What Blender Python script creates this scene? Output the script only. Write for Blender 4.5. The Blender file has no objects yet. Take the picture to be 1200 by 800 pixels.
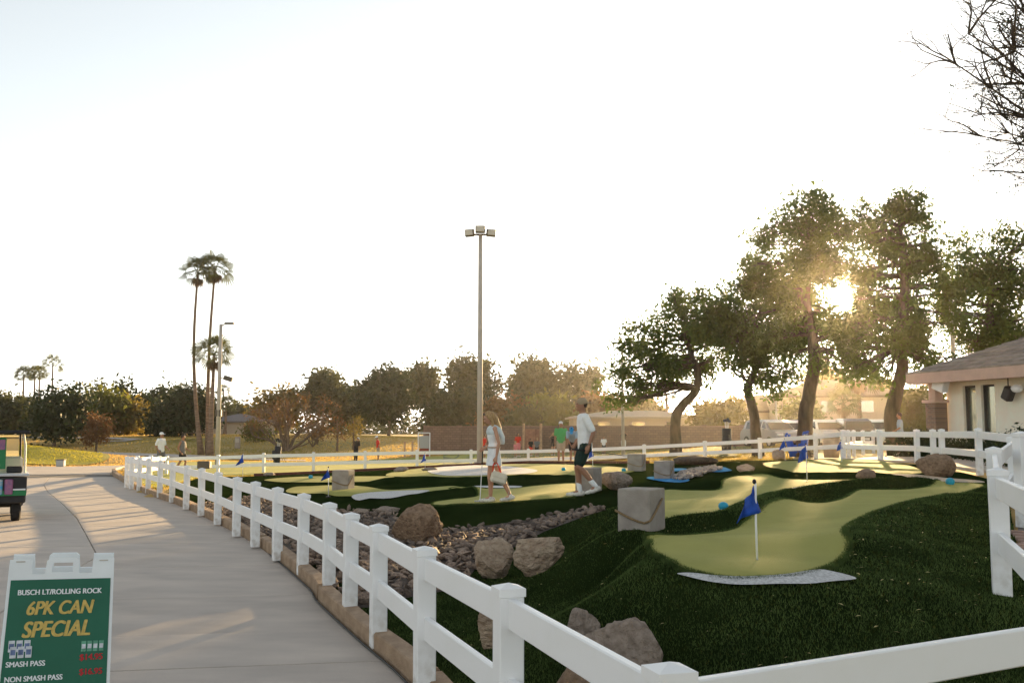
import bpy, bmesh, math, random
import numpy as np
from mathutils import Vector, Matrix, noise
from mathutils.geometry import delaunay_2d_cdt
R = math.radians
S = bpy.context.scene
COL = S.collection
# ------------------------------------------------------------------ camera
FPX = 1167.0
CAMZ = 1.65
PIT = math.atan(106.0 / FPX)
cam = bpy.data.cameras.new('camera'); cam_o = bpy.data.objects.new('camera', cam); COL.objects.link(cam_o)
cam.sensor_width = 36.0; cam.lens = FPX / 1200 * 36; cam.clip_end = 6000; cam.clip_start = .05
cam_o.location = (0, 0, CAMZ); cam_o.rotation_euler = (R(90) + PIT, 0, 0)
S.camera = cam_o
# ------------------------------------------------------------------ sky, sun, exposure
SUN_AZ, SUN_EL = R(18.48), R(7.16)
W = bpy.data.worlds.new('World'); S.world = W; W.use_nodes = True
wn = W.node_tree.nodes; wl = W.node_tree.links
sky = wn.new('ShaderNodeTexSky'); sky.sky_type = 'NISHITA'; sky.sun_disc = False
sky.sun_elevation = SUN_EL; sky.sun_rotation = SUN_AZ; sky.air_density = 1.0; sky.dust_density = .5; sky.ozone_density = .6
hs = wn.new('ShaderNodeHueSaturation'); hs.inputs['Saturation'].default_value = .26
wb = wn.new('ShaderNodeMix'); wb.data_type = 'RGBA'; wb.blend_type = 'MULTIPLY'; wb.inputs[0].default_value = 1
wb.inputs[7].default_value = (.96, .985, .995, 1)
bg = wn['Background']; bg.inputs['Strength'].default_value = .10
wl.new(sky.outputs[0], hs.inputs['Color']); wl.new(hs.outputs[0], wb.inputs[6]); wl.new(wb.outputs[2], bg.inputs['Color'])
SUND = Vector((math.sin(SUN_AZ) * math.cos(SUN_EL), math.cos(SUN_AZ) * math.cos(SUN_EL), math.sin(SUN_EL)))
sl = bpy.data.lights.new('sun_light', 'SUN'); sl.energy = 5.0; sl.angle = R(.6); sl.color = (1.0, .68, .32)
slo = bpy.data.objects.new('sun_light', sl); COL.objects.link(slo)
slo.rotation_euler = SUND.to_track_quat('Z', 'Y').to_euler(); slo.location = SUND * 100
S.view_settings.view_transform = 'Standard'; S.view_settings.look = 'None'
S.view_settings.exposure = 1.66; S.view_settings.gamma = 1
S.cycles.max_bounces = 6; S.cycles.diffuse_bounces = 3; S.cycles.glossy_bounces = 2; S.cycles.transmission_bounces = 4
S.cycles.transparent_max_bounces = 8; S.cycles.volume_bounces = 0; S.cycles.caustics_reflective = False; S.cycles.caustics_refractive = False

def ray(px, py):
    u = (px - 600) / FPX; v = (400 - py) / FPX
    y = math.cos(PIT) - math.sin(PIT) * v; z = math.sin(PIT) + math.cos(PIT) * v
    return u / y, z / y
def P(px, py, Y):
    a, b = ray(px, py); return Vector((a * Y, Y, CAMZ + b * Y))
def Gz(px, py, z):
    a, b = ray(px, py); Y = (z - CAMZ) / b; return (a * Y, Y, z)

# ------------------------------------------------------------------ materials
MATS = {}
def mat(name, col, rough=.7, var=.0, scale=8., col2=None, bump=0., bscale=40., metal=0., trans=0., spec=.3, emit=0., detail=4, stretch=None, rnd=0., coord='Object', lo=.35, hi=.65, bdist=.02):
    if name in MATS: return MATS[name]
    col = tuple(min(.86, x * 1.17) for x in col); col2 = tuple(min(.86, x * 1.17) for x in col2) if col2 else None
    m = bpy.data.materials.new(name); m.use_nodes = True
    nt = m.node_tree; N = nt.nodes; L = nt.links; b = N['Principled BSDF']
    c = (*col, 1)
    b.inputs['Base Color'].default_value = c; b.inputs['Roughness'].default_value = rough
    b.inputs['Metallic'].default_value = metal; b.inputs['Specular IOR Level'].default_value = spec
    out = None; tc = None
    if var or col2 or bump:
        tc = N.new('ShaderNodeTexCoord'); src = tc.outputs[coord]
        if stretch:
            mp = N.new('ShaderNodeMapping'); mp.inputs['Scale'].default_value = stretch; L.new(src, mp.inputs[0]); src = mp.outputs[0]
    if var or col2:
        nz = N.new('ShaderNodeTexNoise'); nz.inputs['Scale'].default_value = scale; nz.inputs['Detail'].default_value = detail
        L.new(src, nz.inputs['Vector'])
        rp = N.new('ShaderNodeValToRGB'); L.new(nz.outputs[0], rp.inputs[0])
        rp.color_ramp.elements[0].position = lo; rp.color_ramp.elements[1].position = hi
        c2 = col2 if col2 else tuple(x * (1 - var) for x in col)
        c1 = col if col2 else tuple(min(1, x * (1 + var)) for x in col)
        rp.color_ramp.elements[0].color = (*c2, 1); rp.color_ramp.elements[1].color = (*c1, 1)
        out = rp.outputs[0]
    if rnd:
        oi = N.new('ShaderNodeObjectInfo'); h = N.new('ShaderNodeHueSaturation')
        mr = N.new('ShaderNodeMapRange'); mr.inputs[3].default_value = 1 - rnd; mr.inputs[4].default_value = 1 + rnd
        L.new(oi.outputs['Random'], mr.inputs[0]); L.new(mr.outputs[0], h.inputs['Value'])
        if out: L.new(out, h.inputs['Color'])
        else: h.inputs['Color'].default_value = c
        out = h.outputs[0]
    if out: L.new(out, b.inputs['Base Color'])
    if bump:
        n2 = N.new('ShaderNodeTexNoise'); n2.inputs['Scale'].default_value = bscale; n2.inputs['Detail'].default_value = 5
        L.new(src, n2.inputs['Vector'])
        bp = N.new('ShaderNodeBump'); bp.inputs['Strength'].default_value = bump; bp.inputs['Distance'].default_value = bdist
        L.new(n2.outputs[0], bp.inputs['Height']); L.new(bp.outputs[0], b.inputs['Normal'])
    if trans:
        t = N.new('ShaderNodeBsdfTranslucent'); mx = N.new('ShaderNodeMixShader'); mx.inputs[0].default_value = trans
        if out: L.new(out, t.inputs[0])
        else: t.inputs[0].default_value = c
        L.new(b.outputs[0], mx.inputs[1]); L.new(t.outputs[0], mx.inputs[2]); L.new(mx.outputs[0], N['Material Output'].inputs[0])
    if emit:
        b.inputs['Emission Color'].default_value = c; b.inputs['Emission Strength'].default_value = emit
    MATS[name] = m
    return m

# ------------------------------------------------------------------ mesh helpers
def link(name, me, m=None, parent=None, smooth=False):
    o = bpy.data.objects.new(name, me); COL.objects.link(o)
    if m is not None and not me.materials: me.materials.append(m)
    if smooth: me.polygons.foreach_set('use_smooth', [True] * len(me.polygons))
    if parent: o.parent = parent
    return o
def tag(o, label=None, cat=None, group=None, kind=None):
    if label: o['label'] = label
    if cat: o['category'] = cat
    if group: o['group'] = group
    if kind: o['kind'] = kind
    return o
def empty(name, loc=(0, 0, 0), rz=0., label=None, cat=None, group=None):
    o = bpy.data.objects.new(name, None); COL.objects.link(o); o.location = loc; o.rotation_euler = (0, 0, rz); o.empty_display_size = .1
    return tag(o, label, cat, group)
def npmesh(name, v, f):
    v = np.asarray(v, dtype=np.float32); f = np.asarray(f, dtype=np.int32)
    me = bpy.data.meshes.new(name); n, k = f.shape
    me.vertices.add(len(v)); me.vertices.foreach_set('co', v.ravel())
    me.loops.add(n * k); me.loops.foreach_set('vertex_index', f.ravel())
    me.polygons.add(n); me.polygons.foreach_set('loop_start', np.arange(0, n * k, k, dtype=np.int32))
    me.polygons.foreach_set('loop_total', np.full(n, k, dtype=np.int32))
    me.update(calc_edges=True); me.validate()
    return me
class MB:
    def __init__(s): s.v = []; s.f = []
    def add(s, v, f):
        n = len(s.v); s.v += [tuple(p) for p in v]; s.f += [tuple(i + n for i in q) for q in f]; return s
    def box(s, c, d, rz=0., M=None, top=1.0):
        v = []
        for k in (-1, 1):
            t = top if k > 0 else 1
            for (i, j) in ((-1, -1), (1, -1), (1, 1), (-1, 1)): v.append(Vector((i * d[0] / 2 * t, j * d[1] / 2 * t, k * d[2] / 2)))
        m = Matrix.Translation(c) @ (M if M is not None else Matrix.Rotation(rz, 4, 'Z'))
        return s.add([m @ p for p in v], [(3, 2, 1, 0), (4, 5, 6, 7), (0, 1, 5, 4), (1, 2, 6, 5), (2, 3, 7, 6), (3, 0, 4, 7)])
    def bbox(s, c, d, b=.01, rz=0., M=None):
        bm = bmesh.new(); bmesh.ops.create_cube(bm, size=1)
        for v in bm.verts: v.co = Vector((v.co.x * d[0], v.co.y * d[1], v.co.z * d[2]))
        bmesh.ops.bevel(bm, geom=bm.edges[:], offset=b, segments=1, affect='EDGES')
        m = Matrix.Translation(c) @ (M if M is not None else Matrix.Rotation(rz, 4, 'Z'))
        bm.verts.index_update()
        s.add([m @ v.co for v in bm.verts], [[v.index for v in f.verts] for f in bm.faces]); bm.free(); return s
    def tube(s, pts, rad, n=8, caps=True, sx=1., sy=1.):
        pts = [Vector(p) for p in pts]
        if not hasattr(rad, '__len__'): rad = [rad] * len(pts)
        v = []; f = []
        prev = None
        for i, p in enumerate(pts):
            t = (pts[min(i + 1, len(pts) - 1)] - pts[max(i - 1, 0)]).normalized()
            a = prev if prev is not None else (Vector((1, 0, 0)) if abs(t.x) < .9 else Vector((0, 1, 0)))
            a = (a - t * a.dot(t)).normalized(); b = t.cross(a); prev = a
            for k in range(n):
                an = 2 * math.pi * k / n
                v.append(p + a * math.cos(an) * rad[i] * sx + b * math.sin(an) * rad[i] * sy)
        for i in range(len(pts) - 1):
            for k in range(n):
                f.append((i * n + k, i * n + (k + 1) % n, (i + 1) * n + (k + 1) % n, (i + 1) * n + k))
        if caps:
            f.append(tuple(range(n))[::-1]); f.append(tuple((len(pts) - 1) * n + k for k in range(n)))
        return s.add(v, f)
    def ell(s, c, r, M=None, n=10, m=7):
        v = [(0, 0, -1)]; f = []
        for i in range(1, m):
            a = -math.pi / 2 + math.pi * i / m
            for k in range(n): v.append((math.cos(a) * math.cos(2 * math.pi * k / n), math.cos(a) * math.sin(2 * math.pi * k / n), math.sin(a)))
        v.append((0, 0, 1))
        for k in range(n):
            f.append((0, 1 + (k + 1) % n, 1 + k)); e = 1 + (m - 2) * n; f.append((len(v) - 1, e + k, e + (k + 1) % n))
        for i in range(m - 2):
            for k in range(n): f.append((1 + i * n + k, 1 + i * n + (k + 1) % n, 1 + (i + 1) * n + (k + 1) % n, 1 + (i + 1) * n + k))
        T = Matrix.Translation(c) @ (M if M is not None else Matrix.Identity(4))
        return s.add([T @ Vector((p[0] * r[0], p[1] * r[1], p[2] * r[2])) for p in v], f)
    def cap(s, pts, rad, n=10):
        """tapered limb with rounded ends"""
        pts = [Vector(p) for p in pts]
        if not hasattr(rad, '__len__'): rad = [rad] * len(pts)
        a = (pts[0] - pts[1]).normalized(); b = (pts[-1] - pts[-2]).normalized()
        q = [pts[0] + a * rad[0] * .9, pts[0] + a * rad[0] * .6] + pts + [pts[-1] + b * rad[-1] * .6, pts[-1] + b * rad[-1] * .9]
        r = [rad[0] * .35, rad[0] * .8] + list(rad) + [rad[-1] * .8, rad[-1] * .35]
        return s.tube(q, r, n)
    def loft(s, pts, rx, ry, n=14, side=(0, 1, 0)):
        """closed body through elliptical rings; ry along side"""
        pts = [Vector(p) for p in pts]; sd = Vector(side); v = []; f = []
        for i, p in enumerate(pts):
            t = (pts[min(i + 1, len(pts) - 1)] - pts[max(i - 1, 0)]).normalized()
            b = (sd - t * sd.dot(t)).normalized(); a = b.cross(t)
            for k in range(n):
                an = 2 * math.pi * k / n
                v.append(p + a * math.cos(an) * rx[i] + b * math.sin(an) * ry[i])
        for i in range(len(pts) - 1):
            for k in range(n): f.append((i * n + k, i * n + (k + 1) % n, (i + 1) * n + (k + 1) % n, (i + 1) * n + k))
        f.append(tuple(range(n))[::-1]); f.append(tuple((len(pts) - 1) * n + k for k in range(n)))
        return s.add(v, f)
    def poly(s, pts, h0, h1):
        """prism over an (x,y) outline"""
        n = len(pts); v = [(p[0], p[1], h0) for p in pts] + [(p[0], p[1], h1) for p in pts]
        f = [tuple(range(n))[::-1], tuple(range(n, 2 * n))] + [(i, (i + 1) % n, n + (i + 1) % n, n + i) for i in range(n)]
        return s.add(v, f)
    def mesh(s, name='mesh'):
        me = bpy.data.meshes.new(name); me.from_pydata(s.v, [], s.f)
        bm = bmesh.new(); bm.from_mesh(me); bmesh.ops.recalc_face_normals(bm, faces=bm.faces); bm.to_mesh(me); bm.free()
        return me
    def build(s, name, m, parent=None, smooth=False):
        return link(name, s.mesh(name), m, parent, smooth)
    def remesh(s, name, m, parent=None, vox=.01, it=3):
        me = s.mesh(name); o = bpy.data.objects.new('tmp', me); COL.objects.link(o)
        md = o.modifiers.new('r', 'REMESH'); md.mode = 'VOXEL'; md.voxel_size = vox; md.use_smooth_shade = True
        sm = o.modifiers.new('s', 'SMOOTH'); sm.iterations = it; sm.factor = .5
        dg = bpy.context.evaluated_depsgraph_get(); e = bpy.data.meshes.new_from_object(o.evaluated_get(dg))
        bpy.data.objects.remove(o); bpy.data.meshes.remove(me)
        e.polygons.foreach_set('use_smooth', [True] * len(e.polygons)); e.materials.clear()
        return link(name, e, m, parent)
def copy_tree(o, parent=None):
    c = o.copy(); COL.objects.link(c); c.parent = parent
    for ch in list(o.children): copy_tree(ch, c)
    return c
def crom(pts, n=6, closed=True):
    """Catmull-Rom through points of any dimension"""
    pts = [np.array(p, float) for p in pts]; N = len(pts); out = []
    for i in range(N if closed else N - 1):
        g = lambda j: pts[j % N] if closed else pts[max(0, min(N - 1, j))]
        p0, p1, p2, p3 = g(i - 1), g(i), g(i + 1), g(i + 2)
        for k in range(n):
            t = k / n
            out.append(.5 * ((2 * p1) + (p2 - p0) * t + (2 * p0 - 5 * p1 + 4 * p2 - p3) * t * t + (3 * p1 - p0 - 3 * p2 + p3) * t ** 3))
    if not closed: out.append(pts[-1])
    return out
def inside(poly, x, y):
    """vectorised point in polygon"""
    poly = np.asarray(poly)[:, :2]; r = np.zeros(np.shape(x), bool); n = len(poly)
    for i in range(n):
        x1, y1 = poly[i]; x2, y2 = poly[(i + 1) % n]
        if y1 == y2: continue
        c = ((y1 > y) != (y2 > y)) & (x < (x2 - x1) * (y - y1) / (y2 - y1) + x1); r ^= c
    return r
def edgedist(poly, x, y):
    poly = np.asarray(poly)[:, :2]; d = np.full(np.shape(x), 1e9); n = len(poly)
    for i in range(n):
        a = poly[i]; b = poly[(i + 1) % n]; ab = b - a; L = (ab ** 2).sum()
        if L == 0: continue
        t = np.clip(((x - a[0]) * ab[0] + (y - a[1]) * ab[1]) / L, 0, 1)
        d = np.minimum(d, np.hypot(x - a[0] - t * ab[0], y - a[1] - t * ab[1]))
    return d
# ------------------------------------------------------------------ fence lines (posts: x, y, ground z)
def fz(px, Y, ytop): return ((px - 600) / FPX * Y, Y, 1.65 - (ytop - 506) * Y / FPX - .9)
LEFT = [(.51, 3.36, 0), (-.02, 5.09, 0)]
for px, yb in ((500, 793), (446.6, 737), (413.6, 708.5), (389, 683), (358.5, 660.5), (329, 645), (303, 630.5), (281, 619), (259, 606.5), (239.6, 597), (222, 590), (205.5, 582.5), (191, 577.3), (177.4, 572.6), (167, 570), (158, 568), (152.5, 567)):
    Y = 1.65 * FPX / (yb - 506); LEFT.append(((px - 600) / FPX * Y, Y, 0.))
FRONT = [(.51, 3.36, 0), (2.45, 4.45, 0.)]
RIGHT = [(2.45, 4.45, .5), (3.48, 7.2, .5), (4.43, 9.2, .62), (6.5, 13.0, .7), (8.7, 17, .76)] + [fz(*a) for a in ((1144, 20.6, 501), (1101, 24.5, 502), (1091, 25.3, 502.4), (1072, 27.6, 502.6), (1029, 29.5, 503), (986, 31.5, 503))]
BACK = [fz(*a) for a in ((986, 31.5, 503), (954, 36, 507), (889, 41, 512.4), (825, 44, 516), (754, 46, 520), (687, 47, 523), (619, 47.3, 525), (552.5, 47, 526))] 
BACK2 = [fz(*a) for a in ((552.5, 47, 526), (489.5, 46.5, 526.5), (429, 46, 527.5), (369, 45.5, 529), (311, 45, 530), (258, 45, 532), (198, 45, 533.5))]
# ------------------------------------------------------------------ terrain
KERB = []   # path-side foot of the kerb
for px, py in ((560, 900), (480, 800), (425, 752), (375, 706), (360, 686), (304, 640), (253, 612), (210, 592), (167, 577), (139, 562), (131, 554), (136, 548.5), (150, 545.5), (185, 543)):
    x, y, z = Gz(px, py, -.12); KERB.append((x, y))
CP = []
def cp(*a): CP.extend(a)
def cpx(*a): CP.extend(Gz(*q) for q in a)
cp(*LEFT[:], *FRONT, *RIGHT[1:], *BACK, *BACK2)
for x, y in KERB[:-3]: cp((x, y, -.12), (x - .3, y, -.12), (x + .42, y + .14, -.01))
for x, y in KERB[-3:]: cp((x, y, -.12))
for y in (2, 6, 10, 15, 20, 26, 33, 40):
    cp((-14 - y * .3, y, -.12), (-26 - y * .3, y, -.1)); cp((-4.5 - y * .25, y, -.12))
cp((-3, 3, -.12), (-1.5, 2.5, -.12), (-.9, 4.6, -.12), (0, 1.5, -.1), (.4, 0, -.1), (3, 1, .0), (-2, 5, -.12), (6, 2, .2), (8, 5, .5), (10, 10, .72), (13, 14, .78))
# near mound and main green
cpx((800, 678, .6), (900, 684, .62), (1000, 680, .62), (760, 650, .6), (880, 655, .64), (830, 630, .64), (1000, 620, .67), (1050, 590, .72), (1130, 572, .78), (1050, 650, .66), (1100, 640, .64))
cp((.9, 4.3, .0), (1.6, 4.7, .02), (1.8, 5.4, .14), (1.8, 6.1, .38), (1.4, 6.1, .33), (2.2, 6.1, .38), (2.6, 5.2, .14), (2.7, 6.1, .40), (3.1, 6.3, .45), (.9, 5.4, .05), (1.0, 6.4, .2), (.6, 6.4, .08), (.2, 5.4, .02))
cpx((620, 690, .05), (600, 740, 0), (560, 740, 0), (700, 690, .16), (660, 700, .06), (748, 668, .56), (740, 645, .6), (728, 625, .6), (712, 604, .6), (690, 635, .26), (725, 690, .28), (715, 660, .34), (655, 655, .12), (640, 672, .06), (675, 625, .26), (750, 622, .6), (800, 600, .6), (860, 585, .62), (930, 568, .68), (775, 610, .6), (735, 590, .58))
cpx((950, 547, .75), (1050, 548, .78), (900, 545, .66), (1144, 552, .8), (1040, 539, .82), (1100, 563, .78))
cpx((780, 565, .46), (800, 561, .46), (835, 553, .52), (850, 548, .56), (740, 570, .45), (880, 552, .66))
for dx in (-.3, 0, .3):
    for dy in (-.35, 0, .35): cp((1.35 + dx, 10.5 + dy, .6))
# the couple's green, its bank and the stone channel
cpx((520, 593, .3), (560, 591, .31), (600, 590, .34), (650, 585, .4), (690, 582, .43), (640, 575, .42), (560, 576, .36), (700, 570, .45), (720, 563, .45))
cpx((550, 628, 0), (520, 632, 0), (585, 622, 0), (620, 618, .05), (655, 607, .2), (690, 600, .28), (640, 611, .14), (490, 640, 0), (470, 640, 0), (440, 612, 0), (470, 612, .05), (485, 598, .2), (590, 621, .0))
cpx((460, 581, .25), (430, 585, .22), (430, 599, 0), (400, 596, 0), (460, 597, .05), (360, 584, .12), (360, 593, 0), (300, 582, 0.02), (250, 572, 0.02), (300, 570, .14), (385, 577, .25), (420, 572, .27))
cpx((450, 567, .3), (330, 561, .25), (400, 560, .32), (520, 567, .36), (560, 564, .42), (620, 562, .42), (480, 562, .36), (560, 552, .42), (500, 556, .38), (620, 553, .43), (700, 554, .45), (745, 548, .5))
cp(fz(440, 40, 551)[:2] + (.12,), fz(530, 41, 0)[:2] + (.24,), fz(620, 42, 0)[:2] + (.36,), fz(760, 38, 0)[:2] + (.46,), fz(820, 37, 0)[:2] + (.55,), fz(300, 40, 0)[:2] + (-.1,))
# lawns beyond the fences
for px in (-300, -100, 100, 250, 350, 450):
    for Y, z in ((58, -.3), (75, -.55), (88, -.3), (98, .3), (110, 1.0), (150, 1.25), (300, 1.3)): cp(((px - 600) / FPX * Y, Y, z))
for px in (560, 640, 720):
    for Y, z in ((60, -.05), (75, .05), (90, .1), (150, .4), (300, .8)): cp(((px - 600) / FPX * Y, Y, z))
for px in (820, 920, 1020, 1120, 1300):
    for Y, z in ((50, .7), (60, .75), (90, .6), (150, .6), (300, .9)): cp(((px - 600) / FPX * Y, Y, z))
cp((-31, 64, .75), (-36, 64, .8), (-27, 63, .25), (-41, 62, .6), (-31, 56, -.1), (-25, 56, -.25), (-38, 55, -.1))
for a in range(0, 360, 30): cp((900 * math.cos(R(a)), 900 * math.sin(R(a)), .6)); cp((25 * math.cos(R(a)), -40 + 20 * math.sin(R(a)), 0.))
_c = np.array(CP, float)
_, ix = np.unique(np.round(_c[:, :2], 2), axis=0, return_index=True); _c = _c[np.sort(ix)]
def kern(r): return -r
_n = len(_c); _d = np.hypot(_c[:, None, 0] - _c[None, :, 0], _c[:, None, 1] - _c[None, :, 1])
_A = np.zeros((_n + 1, _n + 1)); _A[:_n, :_n] = kern(np.sqrt(_d ** 2 + .04)) + np.eye(_n) * .06; _A[:_n, _n] = 1; _A[_n, :_n] = 1
_w = np.linalg.solve(_A, np.append(_c[:, 2], 0))
BERMS = []
def H0(x, y):
    x = np.asarray(x, float); y = np.asarray(y, float); sh = x.shape; xf = x.ravel(); yf = y.ravel(); z = np.empty(len(xf))
    for i in range(0, len(xf), 4000):
        r = np.sqrt((xf[i:i + 4000, None] - _c[None, :, 0]) ** 2 + (yf[i:i + 4000, None] - _c[None, :, 1]) ** 2 + .04)
        z[i:i + 4000] = kern(r) @ _w[:_n] + _w[_n]
    return z.reshape(sh)
def H(x, y):
    z = H0(x, y); x = np.asarray(x, float); y = np.asarray(y, float)
    for line, w, h in BERMS:
        d = np.full(x.shape, 1e9)
        for a, b in zip(line[:-1], line[1:]):
            ab = b - a; L = (ab ** 2).sum(); t = np.clip(((x - a[0]) * ab[0] + (y - a[1]) * ab[1]) / L, 0, 1)
            d = np.minimum(d, np.hypot(x - a[0] - t * ab[0], y - a[1] - t * ab[1]))
        z = z + h * np.exp(-(d / w) ** 2)
    return z
def h1(x, y): return float(H(np.array([x]), np.array([y]))[0])
def onto(px, py, lo=3., hi=70., n=420):
    """where a sight line first meets the terrain"""
    a, b = ray(px, py); Y = lo * (hi / lo) ** (np.arange(n) / (n - 1)); z = CAMZ + b * Y; g = H0(a * Y, Y)
    k = np.nonzero(z <= g)[0]
    if len(k) == 0: return (a * hi, hi)
    k = max(1, k[0]); d0 = z[k - 1] - g[k - 1]; d1 = z[k] - g[k]; t = d0 / (d0 - d1 + 1e-9); y = Y[k - 1] + (Y[k] - Y[k - 1]) * t
    return (a * y, y)
def berm(pts, w, h):
    BERMS.append((np.array([onto(*p) for p in pts]), w, h))
_b = []
for pts, w, h in (
    ([(795, 620), (850, 614), (880, 604), (900, 594), (925, 584), (960, 578), (1000, 572), (1040, 569), (1080, 569)], .32, .15),
    ([(775, 572), (830, 570), (850, 561), (880, 556), (930, 559), (1000, 559), (1030, 560)], .35, .11),
    ([(490, 585), (515, 581), (535, 578), (552, 578)], .35, .13),
    ([(450, 566), (500, 564), (560, 566), (620, 562), (680, 563)], .45, .15),
    ([(1012, 640), (1045, 612), (1095, 596), (1140, 586)], .5, .10),
    ([(740, 625), (745, 645), (775, 668)], .3, .05),
    ([(640, 582), (700, 576), (735, 570)], .3, .05)):
    _b.append((np.array([onto(*p) for p in pts]), w, h))
BERMS = _b
def sheet(name, outline, step, off, m, holes=(), parent=None, skirt=0., smooth=True, fineY=None):
    """a sheet that follows the terrain inside an (x,y) outline"""
    o = np.asarray(outline)[:, :2]
    if o.shape[0] > 2 and np.hypot(*(o[0] - o[-1])) < 1e-6: o = o[:-1]
    x0, y0 = o.min(0); x1, y1 = o.max(0); pts = []
    rows = []; y = y0 + step * .5
    while y < y1:
        st = step if fineY is None else max(step, (y - 4) * fineY)
        xs = np.arange(x0 + st * .5, x1, st); rows.append(np.stack([xs, np.full(len(xs), y)], 1)); y += st
    g = np.concatenate(rows) if rows else np.zeros((0, 2))
    k = inside(o, g[:, 0], g[:, 1]) & (edgedist(o, g[:, 0], g[:, 1]) > step * .35); g = g[k]
    for hp in holes:
        hp = np.asarray(hp); k = ~inside(hp, g[:, 0], g[:, 1]); g = g[k]
    vs = [Vector(p) for p in o] + [Vector(p) for p in g]; n = len(o)
    r = delaunay_2d_cdt(vs, [(i, (i + 1) % n) for i in range(n)], [], 1, 1e-5)
    v2 = np.array([tuple(p) for p in r[0]]); z = H(v2[:, 0], v2[:, 1]) + off
    v = np.column_stack([v2, z]); f = [tuple(q) for q in r[2]]
    if skirt:
        ob = np.column_stack([o, H(o[:, 0], o[:, 1]) + off]); b = len(v)
        lo = ob.copy(); lo[:, 2] -= skirt; v = np.concatenate([v, ob, lo])
        f += [(b + i, b + (i + 1) % n, b + n + (i + 1) % n) for i in range(n)] + [(b + i, b + n + (i + 1) % n, b + n + i) for i in range(n)]
    me = npmesh(name, v, f)
    bm = bmesh.new(); bm.from_mesh(me)
    for q in bm.faces:
        if q.normal.z < 0 and abs(q.normal.z) > .01: q.normal_flip()
    bm.to_mesh(me); bm.free()
    return link(name, me, m, parent, smooth)
def px2(pts, n=5, closed=True, **k): return [tuple(p) for p in crom([onto(*q, **k) for q in pts], n, closed)]
# ------------------------------------------------------------------ ground, path, kerb, turf, greens
random.seed(5); rng = np.random.default_rng(5)
M_lawn = mat('lawn', (.42, .27, .085), .95, scale=.045, col2=(.20, .17, .045), bump=.5, bscale=9, detail=9, lo=.36, hi=.54)
M_green2 = mat('short_lawn', (.27, .25, .03), .95, scale=.5, col2=(.2, .22, .025), bump=.2, bscale=30)
M_conc = mat('concrete', (.50, .435, .38), .85, scale=1.6, col2=(.36, .315, .28), bump=.25, bscale=55, detail=9, rnd=.04, stretch=(.6, 1.3, 1), lo=.28, hi=.72)
M_joint = mat('joint', (.13, .115, .10), .95)
M_kerb = mat('kerb', (.34, .24, .16), .9, scale=9, col2=(.23, .155, .1), bump=.5, bscale=60, detail=8, stretch=(1, .5, 1))
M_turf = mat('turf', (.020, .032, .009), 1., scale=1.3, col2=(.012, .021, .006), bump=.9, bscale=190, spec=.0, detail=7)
M_blade = mat('turf_blade', (.092, .132, .04), .9, scale=3, col2=(.042, .066, .02), spec=.05, trans=.15, detail=3)
M_putt = mat('putting_green', (.31, .298, .082), .9, scale=1.5, col2=(.255, .255, .068), bump=.35, bscale=160, spec=.15, detail=8, lo=.3, hi=.7)
M_sand = mat('white_gravel', (.62, .62, .62), .95, scale=45, col2=(.40, .40, .40), bump=.8, bscale=90)
M_soil = mat('soil', (.10, .075, .06), .95, scale=12, col2=(.05, .04, .032), bump=.8, bscale=40)
M_stone = mat('river_stone', (.30, .215, .16), .85, scale=5, col2=(.12, .088, .07), bump=.5, bscale=30, rnd=.6, detail=6)
M_white = mat('white_vinyl', (.80, .81, .82), .45, scale=2.5, col2=(.70, .70, .68), bump=.06, bscale=14, spec=.4, detail=9, lo=.25, hi=.5)
M_edging = mat('edging', (.12, .045, .03), .8, var=.2, scale=10)

def PZ(x, y):
    x = np.asarray(x, float); y = np.asarray(y, float)
    t = np.clip((y - 30) / 14, 0, 1); t = t * t * (3 - 2 * t)
    return -.12 * (1 - t) + t * np.maximum(H(x, y), -.3)
kc = np.array(crom(KERB, 8, False)); kyi = kc[:, 1]; kmax = np.argmax(kc[:, 1] > 42)
def xr(y): return np.interp(y, kc[:kmax + 1, 1], kc[:kmax + 1, 0])
_jy = [0, 9.65, 10, 14.5, 16.7, 20.9, 24.6, 29.9, 33.9, 38.3, 44, 60]; _jx = [-4.7, -4.95, -5.05, -5.94, -7.0, -9.03, -10.96, -13.8, -15.8, -17.7, -20, -24]
def xj(y): return np.interp(y, _jy, _jx)
def xj2(y): return xj(y) - 4.2
def xl(y): return -15.5 - .32 * y
# --- course outline
kin = [tuple(p) for p in kc[:] if 3.0 < p[1] < 27.2]
def koff(d):
    out = []
    for i, p in enumerate(kc):
        a = kc[max(0, i - 1)]; b = kc[min(len(kc) - 1, i + 1)]; t = (b - a) / np.hypot(*(b - a)); out.append(p + np.array((t[1], -t[0])) * d)
    return np.array(out)
kq = koff(.16)
TURF = [tuple(p) for p in kq if 3.4 < p[1] < 27.3]
def pxY(px, Y): return ((px - 600) / FPX * Y, Y)
BACKLINE = [pxY(*a) for a in ((215, 31), (240, 37), (300, 38.6), (370, 39), (440, 39.5), (530, 40.5), (620, 41.5), (700, 41), (760, 38.5), (820, 37.2), (900, 35), (955, 32.5), (1028, 28.4), (1078, 25.2), (1105, 22.3), (1138, 19.5))]
TURF += [tuple(p) for p in crom(BACKLINE, 4, False)]
TURF += [(8.4, 16.8), (6.35, 12.85), (4.55, 9.1), (3.75, 7.15), (2.75, 4.55), (2.3, 4.0), (.9, 2.9), (.5, 2.7)]
turf = sheet('turf', TURF, .16, 0., M_turf, skirt=.35, fineY=.016); tag(turf, kind='structure')
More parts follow.
